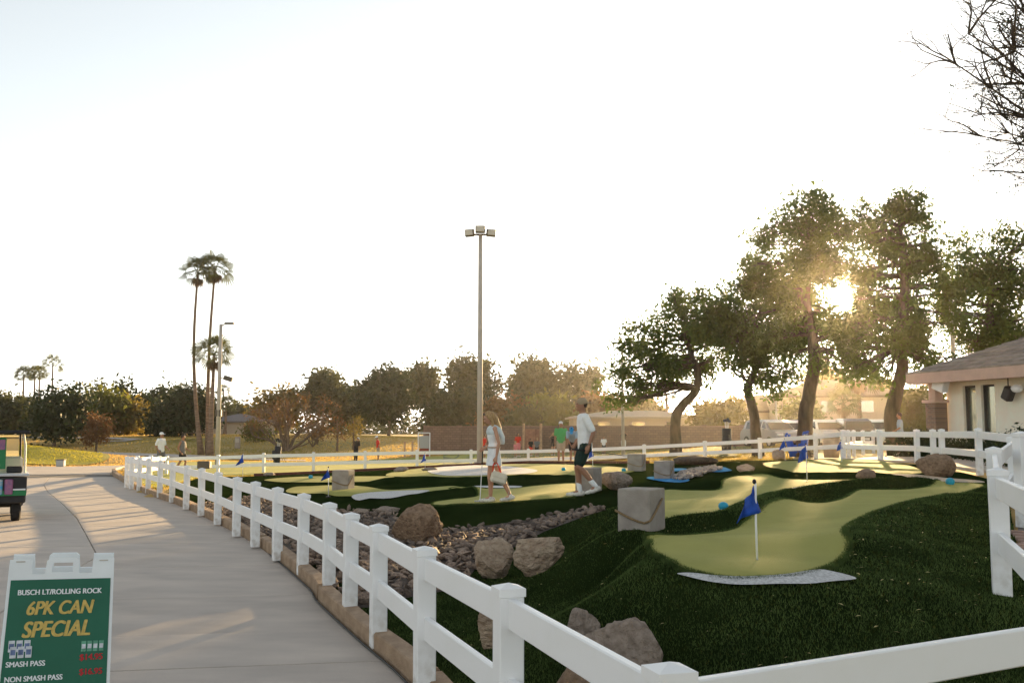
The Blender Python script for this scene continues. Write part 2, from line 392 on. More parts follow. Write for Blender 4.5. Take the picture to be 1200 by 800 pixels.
# --- path
PATH = [(xl(y), y) for y in (48, 40, 30, 20, 10, 2, -4)] + [(2.6, -4), (2.0, 1.6), (.2, 2.4)] + [tuple(p) for p in kc[:kmax + 1] if p[1] > 2.9]
def path_sheet(name, outline, z, m, step=1.0):
    o = sheet(name, outline, step, 0, m, skirt=.1)
    me = o.data; co = np.empty(len(me.vertices) * 3); me.vertices.foreach_get('co', co); co = co.reshape(-1, 3)
    co[:, 2] = co[:, 2] - H(co[:, 0], co[:, 1]) + PZ(co[:, 0], co[:, 1]) + z; me.vertices.foreach_set('co', co.ravel()); me.update(); return o
path = path_sheet('path', PATH, -.028, M_joint); tag(path, kind='structure')
TL = .17
ROWS = [-1.2, .8, 2.4, 3.7, 5.0, 6.3, 7.6, 8.94, 11, 13.6, 16.6, 19.8, 23, 26.5, 30, 34, 38.5, 42.0]
Ys = np.linspace(-4, 46, 800)
def edge_pts(fx, s0, s1):
    X = fx(Ys); s = Ys - TL * (X + 3); k = (s > s0) & (s < s1)
    e = [(float(np.interp(s0, s, X)), float(np.interp(s0, s, Ys)))] + [(float(a), float(b)) for a, b in list(zip(X[k], Ys[k]))[::6]] + [(float(np.interp(s1, s, X)), float(np.interp(s1, s, Ys)))]
    return e
def xrn(y): return np.where(np.asarray(y) < 3.0, np.interp(y, [-6, 1.6, 3.0], [2.5, 1.9, xr(3.0)]), xr(y))
cols = [lambda y: xl(y) + .02, lambda y: xj2(y), lambda y: xj(y), xrn]
for i in range(len(ROWS) - 1):
    for c in range(3):
        g = .008 if c else .006
        jit = (.35 if c == 0 else -.2 if c == 1 else 0)
        a = edge_pts(lambda y: cols[c](y) + .008, ROWS[i] + g + jit, ROWS[i + 1] - g + jit); b = edge_pts(lambda y: cols[c + 1](y) - .008, ROWS[i] + g + jit, ROWS[i + 1] - g + jit)
        o2 = a[::-1] + b
        cx = np.mean([p[0] for p in o2]); cy = np.mean([p[1] for p in o2])
        n = len(o2); xs = np.array([p[0] for p in o2]); ys = np.array([p[1] for p in o2]); z = PZ(xs, ys) + random.uniform(-.0025, .0025)
        ins = .006; dx = cx - xs; dy = cy - ys; dl = np.hypot(dx, dy)
        v = [(xs[k] - cx, ys[k] - cy, z[k] - .06) for k in range(n)] + [(xs[k] - cx, ys[k] - cy, z[k] - .006) for k in range(n)] + [(xs[k] - cx + dx[k] / dl[k] * ins, ys[k] - cy + dy[k] / dl[k] * ins, z[k]) for k in range(n)]
        f = [tuple(range(2 * n, 3 * n))] + [(k, (k + 1) % n, n + (k + 1) % n, n + k) for k in range(n)] + [(n + k, n + (k + 1) % n, 2 * n + (k + 1) % n, 2 * n + k) for k in range(n)]
        mb = MB(); mb.add(v, f); s = mb.build('slab', M_conc, path); s.location = (cx, cy, 0)
# far junction of the path
JUN = [(xl(41.5), 41.5), (-22, 42.2), (float(xr(42.3)), 42.3)] + [tuple(p) for p in kc[kmax:]] + [(-21.5, 53), (-19, 52.3), (-19, 55.6), (-24, 55.3), (-27, 53.6), (-33, 52.3), (-48, 51), (-48, 44)]
j = path_sheet('path', [JUN[i] for i in range(len(JUN)) if i < 3 + len(kc) - kmax] + [(-18.5, 55.0), (-24, 54.6), (-28, 53.6), (-35, 52.6), (-50, 52), (-50, 46)], -.004, M_conc, 1.2); tag(j, kind='structure')
# second path across the lawn
P2 = [pxY(*a) for a in ((20, 92), (75, 92), (130, 90), (190, 88), (240, 86), (300, 82), (360, 78))]; P2b = [pxY(*a) for a in ((360, 75.5), (300, 79), (240, 82.5), (190, 84.5), (130, 86), (75, 88), (20, 88))]
tag(sheet('path', crom(P2, 4, False) + crom(P2b, 4, False), 1.2, .05, M_conc), kind='structure')
P3 = [pxY(*a) for a in ((110, 103), (150, 104), (170, 108), (120, 112), (60, 113), (20, 113))]; P3b = [pxY(*a) for a in ((20, 110), (60, 110), (115, 108.5), (155, 106.5), (140, 104.8), (110, 105))]
tag(sheet('path', P3 + P3b, 2, .06, M_conc), kind='structure')
# --- kerb pieces
kerb = empty('kerb'); tag(kerb, kind='structure')
def ker_piece(y0, y1):
    idx = [i for i in range(len(kc)) if y0 <= kc[i][1] <= y1 and i <= kmax + 30]
    pts = [kc[i] for i in idx]; A = np.array(pts); ks = koff(.0)[idx]; o1 = koff(.15)[idx]; n = len(idx)
    prof = [(0, -.30), (.0, .02), (.012, .032), (.138, .036), (.15, .022), (.15, -.3)]
    mb = MB(); v = []; f = []
    for q in range(n):
        wob = .008 * noise.noise(Vector((A[q][0] * 1.7, A[q][1] * 1.7, 3)))
        zz = float(PZ(A[q][0], A[q][1])) + .12
        for (d, z) in prof:
            p = ks[q] + (o1[q] - ks[q]) * (d / .15); v.append((p[0], p[1], z + wob + zz))
    m = len(prof)
    for q in range(n - 1):
        for k in range(m): f.append((q * m + k, q * m + (k + 1) % m, (q + 1) * m + (k + 1) % m, (q + 1) * m + k))
    f.append(tuple(range(m))); f.append(tuple((n - 1) * m + k for k in range(m)))
    return mb.add(v, f).build('kerb_stone', M_kerb, kerb)
kc_bak = kc
kc = np.array(crom([tuple(p) for p in KERB], 60, False)); kmax = np.argmax(kc[:, 1] > 42)
for a, b in ((3.2, 6.9), (6.96, 10.72), (10.86, 15.75), (15.86, 21.6), (21.66, 28.9), (28.95, 60)): ker_piece(a, b)
kc = kc_bak
# black cable at the foot of the kerb
cb = [(x - .03, y, -.105) for x, y in [tuple(p) for p in kc] if 5 < y < 15]
tag(MB().tube(cb, .009, 6).build('cable', mat('cable', (.02, .02, .02), .6)), 'thin black cable lying along the foot of the kerb', 'cable')
# --- sheets on the turf
def green(name, pts, m, off, n=5, kind='structure', **k):
    o = sheet(name, px2(pts, n), .22, off, m, **k); tag(o, kind=kind); return o
GP = []
def g(name, pts, m, off, **k):
    out = px2(pts, 5, **k); GP.append(out); o = sheet(name, out, .13 if len(GP) < 3 else .2, off + .006, m); tag(o, kind='structure'); return o
g('putting_green', [(757, 640), (765, 655), (790, 668), (835, 677), (880, 680), (930, 677), (960, 670), (984, 659), (996, 647), (990, 636), (999, 622), (1032, 607), (1080, 590), (1150, 572), (1148, 567.5), (1110, 567), (1089, 571), (1060, 574.5), (1020, 575), (1003, 577), (988, 585), (965, 590.5), (925, 593), (904, 600), (886, 611), (850, 624), (800, 629), (765, 632)], M_putt, .012)
g('putting_green', [(772, 577), (810, 575.5), (842, 574.5), (850, 566), (868, 560), (895, 559), (925, 562), (965, 563), (1000, 562.5), (990, 565), (949, 570), (925, 576), (910, 582), (892, 592), (865, 601), (844, 605.5), (800, 610), (770, 611)], M_putt, .012)
g('putting_green', [(895, 545), (905, 541.5), (950, 539.5), (990, 538.5), (1028, 540), (1065, 546), (1080, 552), (1075, 556), (1040, 555.5), (1020, 554.5), (980, 554.5), (930, 554)], M_putt, .012)
g('putting_green', [(507, 590), (515, 593), (540, 591), (575, 590.5), (619, 587), (662, 584), (674, 582), (680, 574), (675, 567), (640, 568.5), (601, 572.5), (565, 573), (540, 571), (527, 573), (545, 576), (560, 579), (555, 583), (527, 586)], M_putt, .012)
g('putting_green', [(335, 576), (345, 571), (365, 570), (392, 569), (423, 570), (440, 572.5), (460, 574.5), (500, 572), (530, 570), (540, 572), (515, 575), (480, 579), (440, 582), (412, 582), (385, 580), (350, 578.5)], M_putt, .012)
g('putting_green', [(310, 562.5), (340, 559.5), (375, 558.5), (415, 558.5), (455, 558.5), (462, 560), (450, 564), (418, 565), (360, 565.5), (325, 565)], M_putt, .012)
g('putting_green', [(452, 556.5), (475, 551), (510, 547), (560, 543.5), (640, 544), (700, 546), (735, 549), (742, 553), (715, 557), (675, 560), (620, 558), (560, 559.5), (500, 559), (470, 559)], M_putt, .012, hi=41.)
def sandp(label_pts): 
    o = sheet('sand', px2(label_pts, 5), .14, .026, M_sand); tag(o, kind='structure'); return o
sandp([(794, 677.5), (810, 675.5), (840, 678), (880, 679), (920, 676.5), (958, 671), (975, 673), (1004, 681.5), (975, 685), (940, 688), (880, 689), (830, 685)])
sandp([(909, 582), (914, 577), (926, 573.5), (945, 571), (932, 577.5), (920, 580)])
sandp([(412, 583), (427, 578.5), (455, 576.5), (480, 575.5), (503, 575.5), (493, 579), (473, 583.5), (433, 585)])
sandp([(501, 552.5), (513, 548), (533, 546), (560, 545.5), (591, 546.5), (615, 549), (630, 552), (617, 555.5), (580, 557), (540, 558), (515, 557)])
sandp([(553, 570.5), (580, 570), (610, 570.5), (605, 572.5), (575, 572.5)])
M_path2 = mat('decomposed_granite', (.42, .34, .25), .95, var=.12, scale=20, bump=.4)
tag(sheet('walkway', px2([(1040, 556.5), (1075, 556.8), (1110, 561), (1148, 564), (1150, 566.5), (1105, 565), (1065, 560.5)], 4), .3, .02, M_path2), kind='structure')
# edging board at the back of the course
eb = [p for p in crom(BACKLINE[2:9], 6, False)]
mb = MB(); v = []; f = []
for p in eb:
    z = h1(*p); v += [(p[0], p[1] - .02, z - .1), (p[0], p[1] - .02, z + .1), (p[0], p[1] + .03, z + .1), (p[0], p[1] + .03, z - .1)]
for i in range(len(eb) - 1):
    for k in range(4): f.append((i * 4 + k, i * 4 + (k + 1) % 4, i * 4 + 4 + (k + 1) % 4, i * 4 + 4 + k))
f += [(0, 1, 2, 3), tuple(len(v) - 4 + k for k in range(4))]
tag(mb.add(v, f).build('edging_board', M_edging), 'dark red-brown edging board along the back rim of the turf course', 'edging')
# --- blue water basins
M_water = mat('blue_water', (.06, .21, .42), .95, spec=.0, var=.25, scale=5, bump=.2, bscale=12)
for pts in ([(758, 561.5), (765, 559.5), (800, 561), (808, 564), (797, 566.5), (775, 565)], [(826, 551.5), (845, 547.5), (858, 552), (845, 554), (832, 553.5)], [(783, 550), (800, 549.5), (806, 551), (790, 553)]):
    tag(sheet('water', px2(pts, 3), .3, .03, M_water), kind='structure')
# --- stone bed
BED = [(LEFT[i][0] + .1, LEFT[i][1] - .2) for i in range(4, 13)]
BED = [pxY(425, 9.6)] + [tuple(kq[np.argmin(abs(kq[:, 1] - y))]) for y in (9.3, 10.5, 12, 13.5, 15, 17, 19, 21, 22.5)]
BED += [onto(*p) for p in ((290, 583), (340, 590), (400, 597), (440, 600), (462, 604), (480, 615), (520, 621), (560, 617), (620, 609), (665, 600), (700, 594), (708, 598), (680, 607), (640, 622), (612, 636), (590, 648), (556, 668), (545, 683), (525, 692), (470, 702), (440, 712))]
bed = sheet('stone_bed', BED, .25, .006, M_soil); tag(bed, kind='structure')
def rock_mesh(seed, sub=1, flat=(1, 1, 1), amp=.25, cuts=3, fr=1.2, chop=.75):
    r = random.Random(seed); bm = bmesh.new(); bmesh.ops.create_icosphere(bm, subdivisions=sub, radius=1)
    cc = []
    for _ in range(cuts):
        n = Vector((r.gauss(0, 1), r.gauss(0, 1), r.gauss(0, .7))).normalized(); cc.append((n, r.uniform(chop - .15, chop + .12)))
    off = Vector((r.uniform(-50, 50), r.uniform(-50, 50), r.uniform(-50, 50)))
    for v in bm.verts:
        p = v.co.copy(); k = 1 + amp * noise.noise(p * fr + off) + amp * .4 * noise.noise(p * fr * 2.7 + off) + amp * .22 * noise.noise(p * fr * 6 + off) + amp * .14 * noise.noise(p * fr * 13 + off) + amp * .07 * noise.noise(p * fr * 27 + off)
        p *= k
        for n, d in cc:
            e = p.dot(n)
            if e > d: p -= n * (e - d) * .88
        v.co = Vector((p.x * flat[0], p.y * flat[1], p.z * flat[2]))
    me = bpy.data.meshes.new('rock'); bm.to_mesh(me); bm.free(); return me
SM = [rock_mesh(100 + i, 1, (1, random.uniform(.45, .8), random.uniform(.22, .42)), .5, 6, 1.6, .62) for i in range(9)]
for me in SM: me.materials.append(M_stone)
# poisson-ish scatter
bx = np.array(BED); cand = np.column_stack([rng.uniform(bx[:, 0].min(), bx[:, 0].max(), 26000), rng.uniform(bx[:, 1].min(), bx[:, 1].max(), 26000)])
cand = cand[inside(bx, cand[:, 0], cand[:, 1])]
cell = {}; keep = []
for p in cand:
    dmin = .085 + .004 * max(0, p[1] - 9); k = (int(p[0] / .2), int(p[1] / .2)); ok = True
    for i in (-1, 0, 1):
        for jx in (-1, 0, 1):
            for q in cell.get((k[0] + i, k[1] + jx), ()):
                if (q[0] - p[0]) ** 2 + (q[1] - p[1]) ** 2 < dmin * dmin: ok = False; break
    if ok: cell.setdefault(k, []).append(p); keep.append(p)
keep = np.array(keep); keep = keep[np.argsort(keep[:, 1])]
kz = H(keep[:, 0], keep[:, 1])
def stone_M(p, z, r):
    s = r.uniform(.06, .115) * (1.25 if r.random() < .12 else 1)
    return Matrix.Translation((p[0], p[1], z + .03 + r.uniform(0, .03))) @ Matrix.Rotation(r.uniform(0, 6.3), 4, 'Z') @ Matrix.Rotation(r.gauss(0, .4), 4, 'X') @ Matrix.Rotation(r.gauss(0, .4), 4, 'Y') @ Matrix.Scale(s, 4)
rr = random.Random(3)
for i in range(min(300, len(keep))):
    o = link('stone', SM[rr.randrange(9)], None, bed); o.matrix_world = stone_M(keep[i], kz[i], rr)
sv = [np.array([tuple(v.co) for v in me.vertices]) for me in SM]; sf = [np.array([tuple(p.vertices) for p in me.polygons]) for me in SM]
V = []; Fc = []; nn = 0
for i in range(300, len(keep)):
    k = rr.randrange(9); m = np.array(stone_M(keep[i], kz[i], rr)); V.append(sv[k] @ m[:3, :3].T + m[:3, 3]); Fc.append(sf[k] + nn); nn += len(sv[k])
M_stone2 = mat('river_stones', (.27, .20, .155), .85, scale=4.5, col2=(.085, .066, .055), bump=.5, bscale=30, detail=3)
o = link('stone_fill', npmesh('stone_fill', np.concatenate(V), np.concatenate(Fc)), M_stone2, bed); tag(o, kind='stuff')
# pebble heap by the water basins
WB = px2([(790, 563), (797, 558), (812, 553), (835, 550), (845, 552), (828, 556), (815, 561), (800, 564)], 3)
c2 = np.column_stack([rng.uniform(min(p[0] for p in WB), max(p[0] for p in WB), 6000), rng.uniform(min(p[1] for p in WB), max(p[1] for p in WB), 6000)])
c2 = c2[inside(WB, c2[:, 0], c2[:, 1])][:420]; V = []; Fc = []; nn = 0; z2 = H(c2[:, 0], c2[:, 1])
for i, p in enumerate(c2):
    k = rr.randrange(9); m = np.array(stone_M(p, z2[i] + .02 + rr.random() * .05, rr)); V.append(sv[k] @ m[:3, :3].T * 1.1 + m[:3, 3]); Fc.append(sf[k] + nn); nn += len(sv[k])
o = link('pebble_heap', npmesh('pebble_heap', np.concatenate(V), np.concatenate(Fc)), mat('pale_stones', (.42, .36, .31), .85, scale=4.5, col2=(.2, .17, .15))); tag(o, kind='stuff')
# --- boulders
M_b1 = mat('boulder_granite', (.34, .23, .15), .9, scale=17, col2=(.19, .125, .08), bump=1., bscale=30, detail=12, lo=.3, hi=.65, bdist=.06)
M_b2 = mat('boulder_pale', (.47, .36, .26), .9, scale=9, col2=(.29, .20, .14), bump=1., bscale=20, detail=12, stretch=(1, .5, 1.6), lo=.3, hi=.62, bdist=.07)
M_b3 = mat('boulder_grey', (.34, .27, .22), .9, scale=15, col2=(.19, .148, .115), bump=1., bscale=24, detail=12, lo=.3, hi=.64, bdist=.07)
def boulder(px, py, Y, w, hh, seed, m, label, flat=.8, rz=0., tilt=0., cuts=4, sub=5):
    """w, hh: width and height in metres; px,py: foot centre"""
    x = (px - 600) / FPX * Y; z = h1(x, Y)
    me = rock_mesh(seed, sub, (1, flat, 1), .3, cuts, 1.1, .72)
    co = np.array([tuple(v.co) for v in me.vertices]); ext = co.max(0) - co.min(0)
    co = co / ext * np.array((w, w * flat, hh)); co -= (co.max(0) + co.min(0)) / 2
    me.vertices.foreach_set('co', co.astype(np.float32).ravel()); me.update()
    o = link('boulder', me, m, None, True); o.location = (x, Y + w * flat * .3, z + hh * .40); o.rotation_euler = (0, tilt, rz)
    tag(o, label, 'boulder'); return o
boulder(490, 636, 14.9, .80, .66, 11, M_b1, 'round brown speckled boulder at the mouth of the stone channel', .85, .3, 0, 2)
boulder(578, 672, 11.6, .50, .52, 23, M_b2, 'tall tan boulder leaning at the edge of the stones', .8, .2, R(28), 4)
boulder(632, 664, 11.0, .60, .46, 31, M_b2, 'wedge-shaped tan boulder with dark cracks on the turf slope', .75, -.2, R(-18), 5)
boulder(680, 760, 6.95, .27, .28, 44, M_b3, 'small grey boulder on the dark turf behind the fence rail', .8, .5)
boulder(728, 800, 6.2, .50, .46, 52, M_b3, 'large pointed grey-brown boulder on the dark turf behind the fence', .8, .1, R(-10), 4)
boulder(688, 850, 5.6, .50, .42, 61, M_b1, 'reddish brown boulder low behind the fence rails', .7, .8, 0, 4)
boulder(573, 756, 7.6, .16, .42, 72, M_b2, 'narrow reddish stone standing behind a fence post', .8, .2)
for k, (px, py, Y, w, hh, s, m, lab) in enumerate((
    (1098, 556, 19.3, .74, .5, 81, M_b1, 'big rounded brown boulder before the right-hand fence'),
    (1013, 564, 19.0, .48, .24, 82, M_b1, 'low brown boulder on the turf ridge between two greens'),
    (873, 552, 25.0, .55, .25, 83, M_b2, 'pale peaked rock beside the blue water basin'),
    (722, 574, 20.2, .75, .42, 84, M_b3, 'broad grey boulder half buried in turf behind the walking man'),
    (471, 559, 33.0, .55, .2, 85, M_b3, 'flat dark grey rock behind the concrete cube on the upper green'),
    (504, 559, 33.5, .55, .13, 86, M_b3, 'very low brown rock beside the big white sand patch'),
    (316, 559, 36.0, .5, .15, 87, M_b3, 'low flat rock under the back fence at the turf edge'),
    (455, 608, 19.6, .62, .16, 88, M_b3, 'flat pale rock lying at the foot of the turf bank'),
    (425, 601, 20.1, .4, .16, 91, M_b3, 'small flat grey rock in the stones below the sand patch'),
    (815, 541, 33.0, 1.5, .35, 89, M_soil, 'dark brown rock ledge at the back of the water basins'),
    (912, 541, 35.0, .6, .4, 90, M_b2, 'pale square-shouldered rock at the foot of the back fence'))):
    boulder(px, py, Y, w, hh, s, m, lab, .8, k * .7, 0, 3, 3)
# --- ground sheet (to the horizon)
def axis(fine, far, n): return np.concatenate([-np.geomspace(far, fine, n)[:-1], [0], np.geomspace(fine, far, n)[1:]])
gx = np.unique(np.round(np.concatenate([np.arange(-60, 60, 1.0), axis(60, 1000, 14)]), 3)); gy = np.unique(np.round(np.concatenate([np.arange(-10, 130, 1.0), np.geomspace(130, 1000, 18), -np.geomspace(10, 1000, 14)]), 3))
X, Yg = np.meshgrid(gx, gy); Z = H(X, Yg) - .03
for pl in (TURF, PATH):
    ins = inside(pl, X, Yg) & (edgedist(pl, X, Yg) > .75); Z[ins] -= .35
    near = inside(pl, X, Yg) & ~ins; Z[near] -= .06
kd = np.full(X.shape, 1e9)
for q in kc: kd = np.minimum(kd, np.hypot(X - q[0], Yg - q[1]))
Z[(kd < 1.5) & (Yg < 27)] -= .4
pz = PZ(X, Yg); nearp = (edgedist(PATH, X, Yg) < 1.6) & inside(PATH, X, Yg); Z[nearp] = np.minimum(Z[nearp], pz[nearp] - .08)
nearp2 = inside(JUN, X, Yg); Z[nearp2] -= .1
n1, n2 = X.shape; idx = np.arange(n1 * n2).reshape(n1, n2)
Fq = np.stack([idx[:-1, :-1], idx[:-1, 1:], idx[1:, 1:], idx[1:, :-1]], -1).reshape(-1, 4)
gr = link('ground', npmesh('ground', np.column_stack([X.ravel(), Yg.ravel(), Z.ravel()]), Fq), M_lawn, None, True); tag(gr, kind='structure')
# mown practice green beyond the back fence
tag(sheet('practice_green', [pxY(*a) for a in ((170, 60), (260, 66), (350, 70), (450, 78), (560, 74), (600, 62), (590, 46), (520, 42.5), (440, 41), (330, 41), (252, 39.5), (225, 36), (212, 32.5), (190, 29.5), (160, 34), (150, 46))], 1.0, .03, M_green2, skirt=.1), kind='structure')
# grass mound on the left
tag(sheet('mound', crom([(-38, 54.6), (-31, 55.2), (-26, 57), (-24.5, 60), (-27, 66), (-33, 68), (-42, 67), (-46, 60)], 4), .8, .05, mat('rough_grass', (.36, .30, .035), .95, scale=2, col2=(.25, .22, .03), bump=1, bscale=14)), kind='structure')
tag(sheet('lawn', [pxY(*a) for a in ((520, 52), (620, 51), (760, 50), (860, 46), (900, 60), (880, 78), (700, 84), (520, 84))], 1.2, .03, mat('green_lawn', (.13, .14, .035), .95, scale=.4, col2=(.07, .085, .02), bump=.4, bscale=12)), kind='structure')
# --- pavers outside the right-hand fence
M_pav = mat('paver', (.33, .22, .18), .9, scale=14, col2=(.24, .16, .13), bump=.4, rnd=.2)
PV = [(3.77, 7.13), (2.78, 4.55), (5.5, 3.2), (9.5, 9.0), (13.5, 16), (9.4, 17.5), (6.4, 12.82), (4.57, 9.07)]
pav = sheet('paver_walk', PV, .4, .0, M_joint, skirt=.3); tag(pav, kind='structure')
pm = MB().bbox((0, 0, 0), (.196, .096, .04), .006).mesh('paver'); pm.materials.append(M_pav)
cnt = 0; di = Vector((1.03, 2.75, 0)).normalized(); dj = Vector((di.y, -di.x, 0))
for a in range(0, 40):
    for b in range(0, 12):
        q = Vector((3.55, 6.3, 0)) + dj * (.2 * b + (.1 if a % 2 else 0)) + di * .1 * a * 1.0
        if not inside(PV, np.array([q.x]), np.array([q.y]))[0]: continue
        o = link('paver', pm, None, pav); o.location = (q.x, q.y, h1(q.x, q.y) + .012 + random.uniform(-.003, .003)); o.rotation_euler = (random.gauss(0, .01), random.gauss(0, .01), math.atan2(dj.y, dj.x)); cnt += 1
# sunlit concrete apron between the right fence and the clubhouse
tag(sheet('apron', [(8.9, 17.1), (13, 17), (30, 24), (30, 36), (14, 38), (10.2, 31), (11.2, 27.6), (10, 21)], 1.0, .02, mat('apron_concrete', (.42, .36, .3), .9, var=.1, scale=3), skirt=.1), kind='structure')
# ------------------------------------------------------------------ fences
PW = .127
def dirty(m, src):
    N = m.node_tree.nodes; L = m.node_tree.links; b = N['Principled BSDF']; old = b.inputs['Base Color'].links[0].from_socket; tc = N.new('ShaderNodeTexCoord'); sp_ = N.new('ShaderNodeSeparateXYZ'); L.new(tc.outputs['Object'], sp_.inputs[0])
    mr = N.new('ShaderNodeMapRange'); mr.inputs[1].default_value = .0; mr.inputs[2].default_value = .3; mr.inputs[3].default_value = .42; mr.inputs[4].default_value = 0.; L.new(sp_.outputs[2], mr.inputs[0])
    nz = N.new('ShaderNodeTexNoise'); nz.inputs['Scale'].default_value = 14; nz.inputs['Detail'].default_value = 8; L.new(tc.outputs['Object'], nz.inputs['Vector']); mu = N.new('ShaderNodeMath'); mu.operation = 'MULTIPLY'; L.new(mr.outputs[0], mu.inputs[0])
    rp = N.new('ShaderNodeValToRGB'); rp.color_ramp.elements[0].position = .42; rp.color_ramp.elements[1].position = .62; L.new(nz.outputs[0], rp.inputs[0]); L.new(rp.outputs[0], mu.inputs[1])
    mx = N.new('ShaderNodeMix'); mx.data_type = 'RGBA'; L.new(mu.outputs[0], mx.inputs[0]); L.new(old, mx.inputs[6]); mx.inputs[7].default_value = (.36, .30, .22, 1); L.new(mx.outputs[2], b.inputs['Base Color']); return m
M_post = dirty(mat('white_post', (.80, .81, .82), .45, scale=2.5, col2=(.71, .71, .70), bump=.06, bscale=14, spec=.4, detail=9, lo=.25, hi=.5), None)
post_me = {}
def post_mesh(h):
    k = round(h, 2)
    if k not in post_me:
        mb = MB(); mb.bbox((0, 0, (h - .06) / 2 - .05), (PW, PW, h - .06 + .1), .006); me = mb.mesh('post'); me.materials.append(M_post)
        cb = MB(); w = PW / 2 + .006; z0 = h - .062; z1 = h - .022
        v = [(-w, -w, z0), (w, -w, z0), (w, w, z0), (-w, w, z0), (-w, -w, z1), (w, -w, z1), (w, w, z1), (-w, w, z1), (0, 0, h)]
        cb.add(v, [(3, 2, 1, 0), (0, 1, 5, 4), (1, 2, 6, 5), (2, 3, 7, 6), (3, 0, 4, 7), (4, 5, 8), (5, 6, 8), (6, 7, 8), (7, 4, 8)])
        cm = cb.mesh('cap'); cm.materials.append(M_white); post_me[k] = (me, cm)
    return post_me[k]
def fence(label, pts, skip_first=False, rails=(.755, .37), hs=None, skip_last=False):
    f = empty('rail_fence', pts[0], 0, label, 'fence'); base = Vector(pts[0]); n = len(pts)
    for i, p in enumerate(pts):
        if (i == 0 and skip_first) or (i == n - 1 and skip_last): continue
        a = Vector(pts[max(0, i - 1)]); b = Vector(pts[min(n - 1, i + 1)]); ang = math.atan2((b - a).y, (b - a).x)
        pm_, cm_ = post_mesh(hs[i] if hs else .9); o = link('post', pm_, None, f); o.location = Vector(p) - base
        o.rotation_euler = (random.gauss(0, .006), random.gauss(0, .006), ang); c = link('cap', cm_, None, o)
    for i in range(n - 1):
        a = Vector(pts[i]); b = Vector(pts[i + 1]); d = b - a; L = d.length; ex = d.normalized(); ey = Vector((0, 0, 1)).cross(ex).normalized(); ez = ex.cross(ey)
        for rz in rails:
            me = MB().bbox((0, 0, 0), (L - PW * .7, .042, .15), .006).mesh('rail')
            o = link('rail', me, M_white, f)
            c = (a + b) / 2 + Vector((0, 0, rz)) - base
            M = Matrix((ex, ey, ez)).transposed().to_4x4(); M.translation = c; o.matrix_local = M
    return f
FL = 'white two-rail vinyl fence '
fence(FL + 'curving along the kerb of the concrete path', LEFT)
fence(FL + 'running from the path corner across the foreground turf', FRONT, True, hs=[.9, 1.4])
fence(FL + 'climbing beside the brick pavers towards the clubhouse', RIGHT, True)
fence(FL + 'at the back of the course before the brick wall', BACK, True)
fence(FL + 'between the turf course and the sunny practice green', BACK2, True)
link_pts = [LEFT[-1], (-12.9, 34.5, -.05), (-13.7, 38, -.12), (-14.6, 41.5, -.22), BACK2[-1]]
fence(FL + 'joining the path fence to the practice green fence', link_pts, True, skip_last=True)
fence(FL + 'running away from the course towards the parked cars', [BACK[0], (11.6, 34.5, .83), (12.8, 37.5, .83), (14.2, 40.5, .83), (15.7, 43.5, .83)], True)
fence(FL + 'stub joining the paver walk near the clubhouse hedge', [(5.34, 10.5, .76), (7.2, 10.9, .76)])

# ------------------------------------------------------------------ concrete cubes with rope, flags, tee markers
M_cube = mat('cast_concrete', (.32, .285, .25), .9, scale=5, col2=(.24, .21, .185), bump=.35, bscale=50, detail=8)
M_rope = mat('rope', (.22, .15, .08), .95, var=.2, scale=60, bump=.6, bscale=120)
def cube(px, Y, s, rz, label, hh=None, rope=True, top=.97):
    hh = hh or s * 1.16; x = (px - 600) / FPX * Y; z = max(h1(x + a, Y + b) for a in (-.15, .15) for b in (-.2, .15)) - .02; t = empty('concrete_cube', (x, Y, z), rz, label, 'concrete cube', 'concrete cubes on the course')
    me = MB().bbox((0, 0, hh / 2 - .12), (s, s, hh + .24), .012).mesh('block'); link('block', me, M_cube, t)
    if rope:
        pts = []
        for k in range(13):
            a = k / 12; sag = -.12 * math.sin(math.pi * a); w = s / 2 + .016
            if a < .5: p = (-w + a * 2 * (2 * w), -w, hh * .62 + sag - .06)
            else: p = (w, -w + (a - .5) * 2 * (2 * w) * .7, hh * .5 + (a - .5) * hh * .75 + sag * .4 - .05)
            pts.append(p)
        MB().tube(pts, .012, 6).build('rope', M_rope, t, True)
    return t
cube(750, 10.5, .37, R(-34), 'grey concrete cube with a rope handle beside the near flag green')
cube(777, 25.5, .42, R(-25), 'grey concrete cube standing in the blue water basin')
cube(745, 30.5, .46, R(-22), 'grey concrete cube before the back fence behind the water basins')
cube(404, 24.5, .42, R(-12), 'pale concrete cube on the left-hand green beside a blue flag', rope=True)
cube(689, 19.9, .40, R(-30), 'grey concrete cube right behind the walking man', rope=False)
M_flag = mat('flag_blue', (.02, .085, .42), .7, var=.15, scale=20, trans=.25)
M_stick = mat('flagstick', (.78, .77, .72), .4)
M_black = mat('black_plastic', (.02, .02, .02), .5)
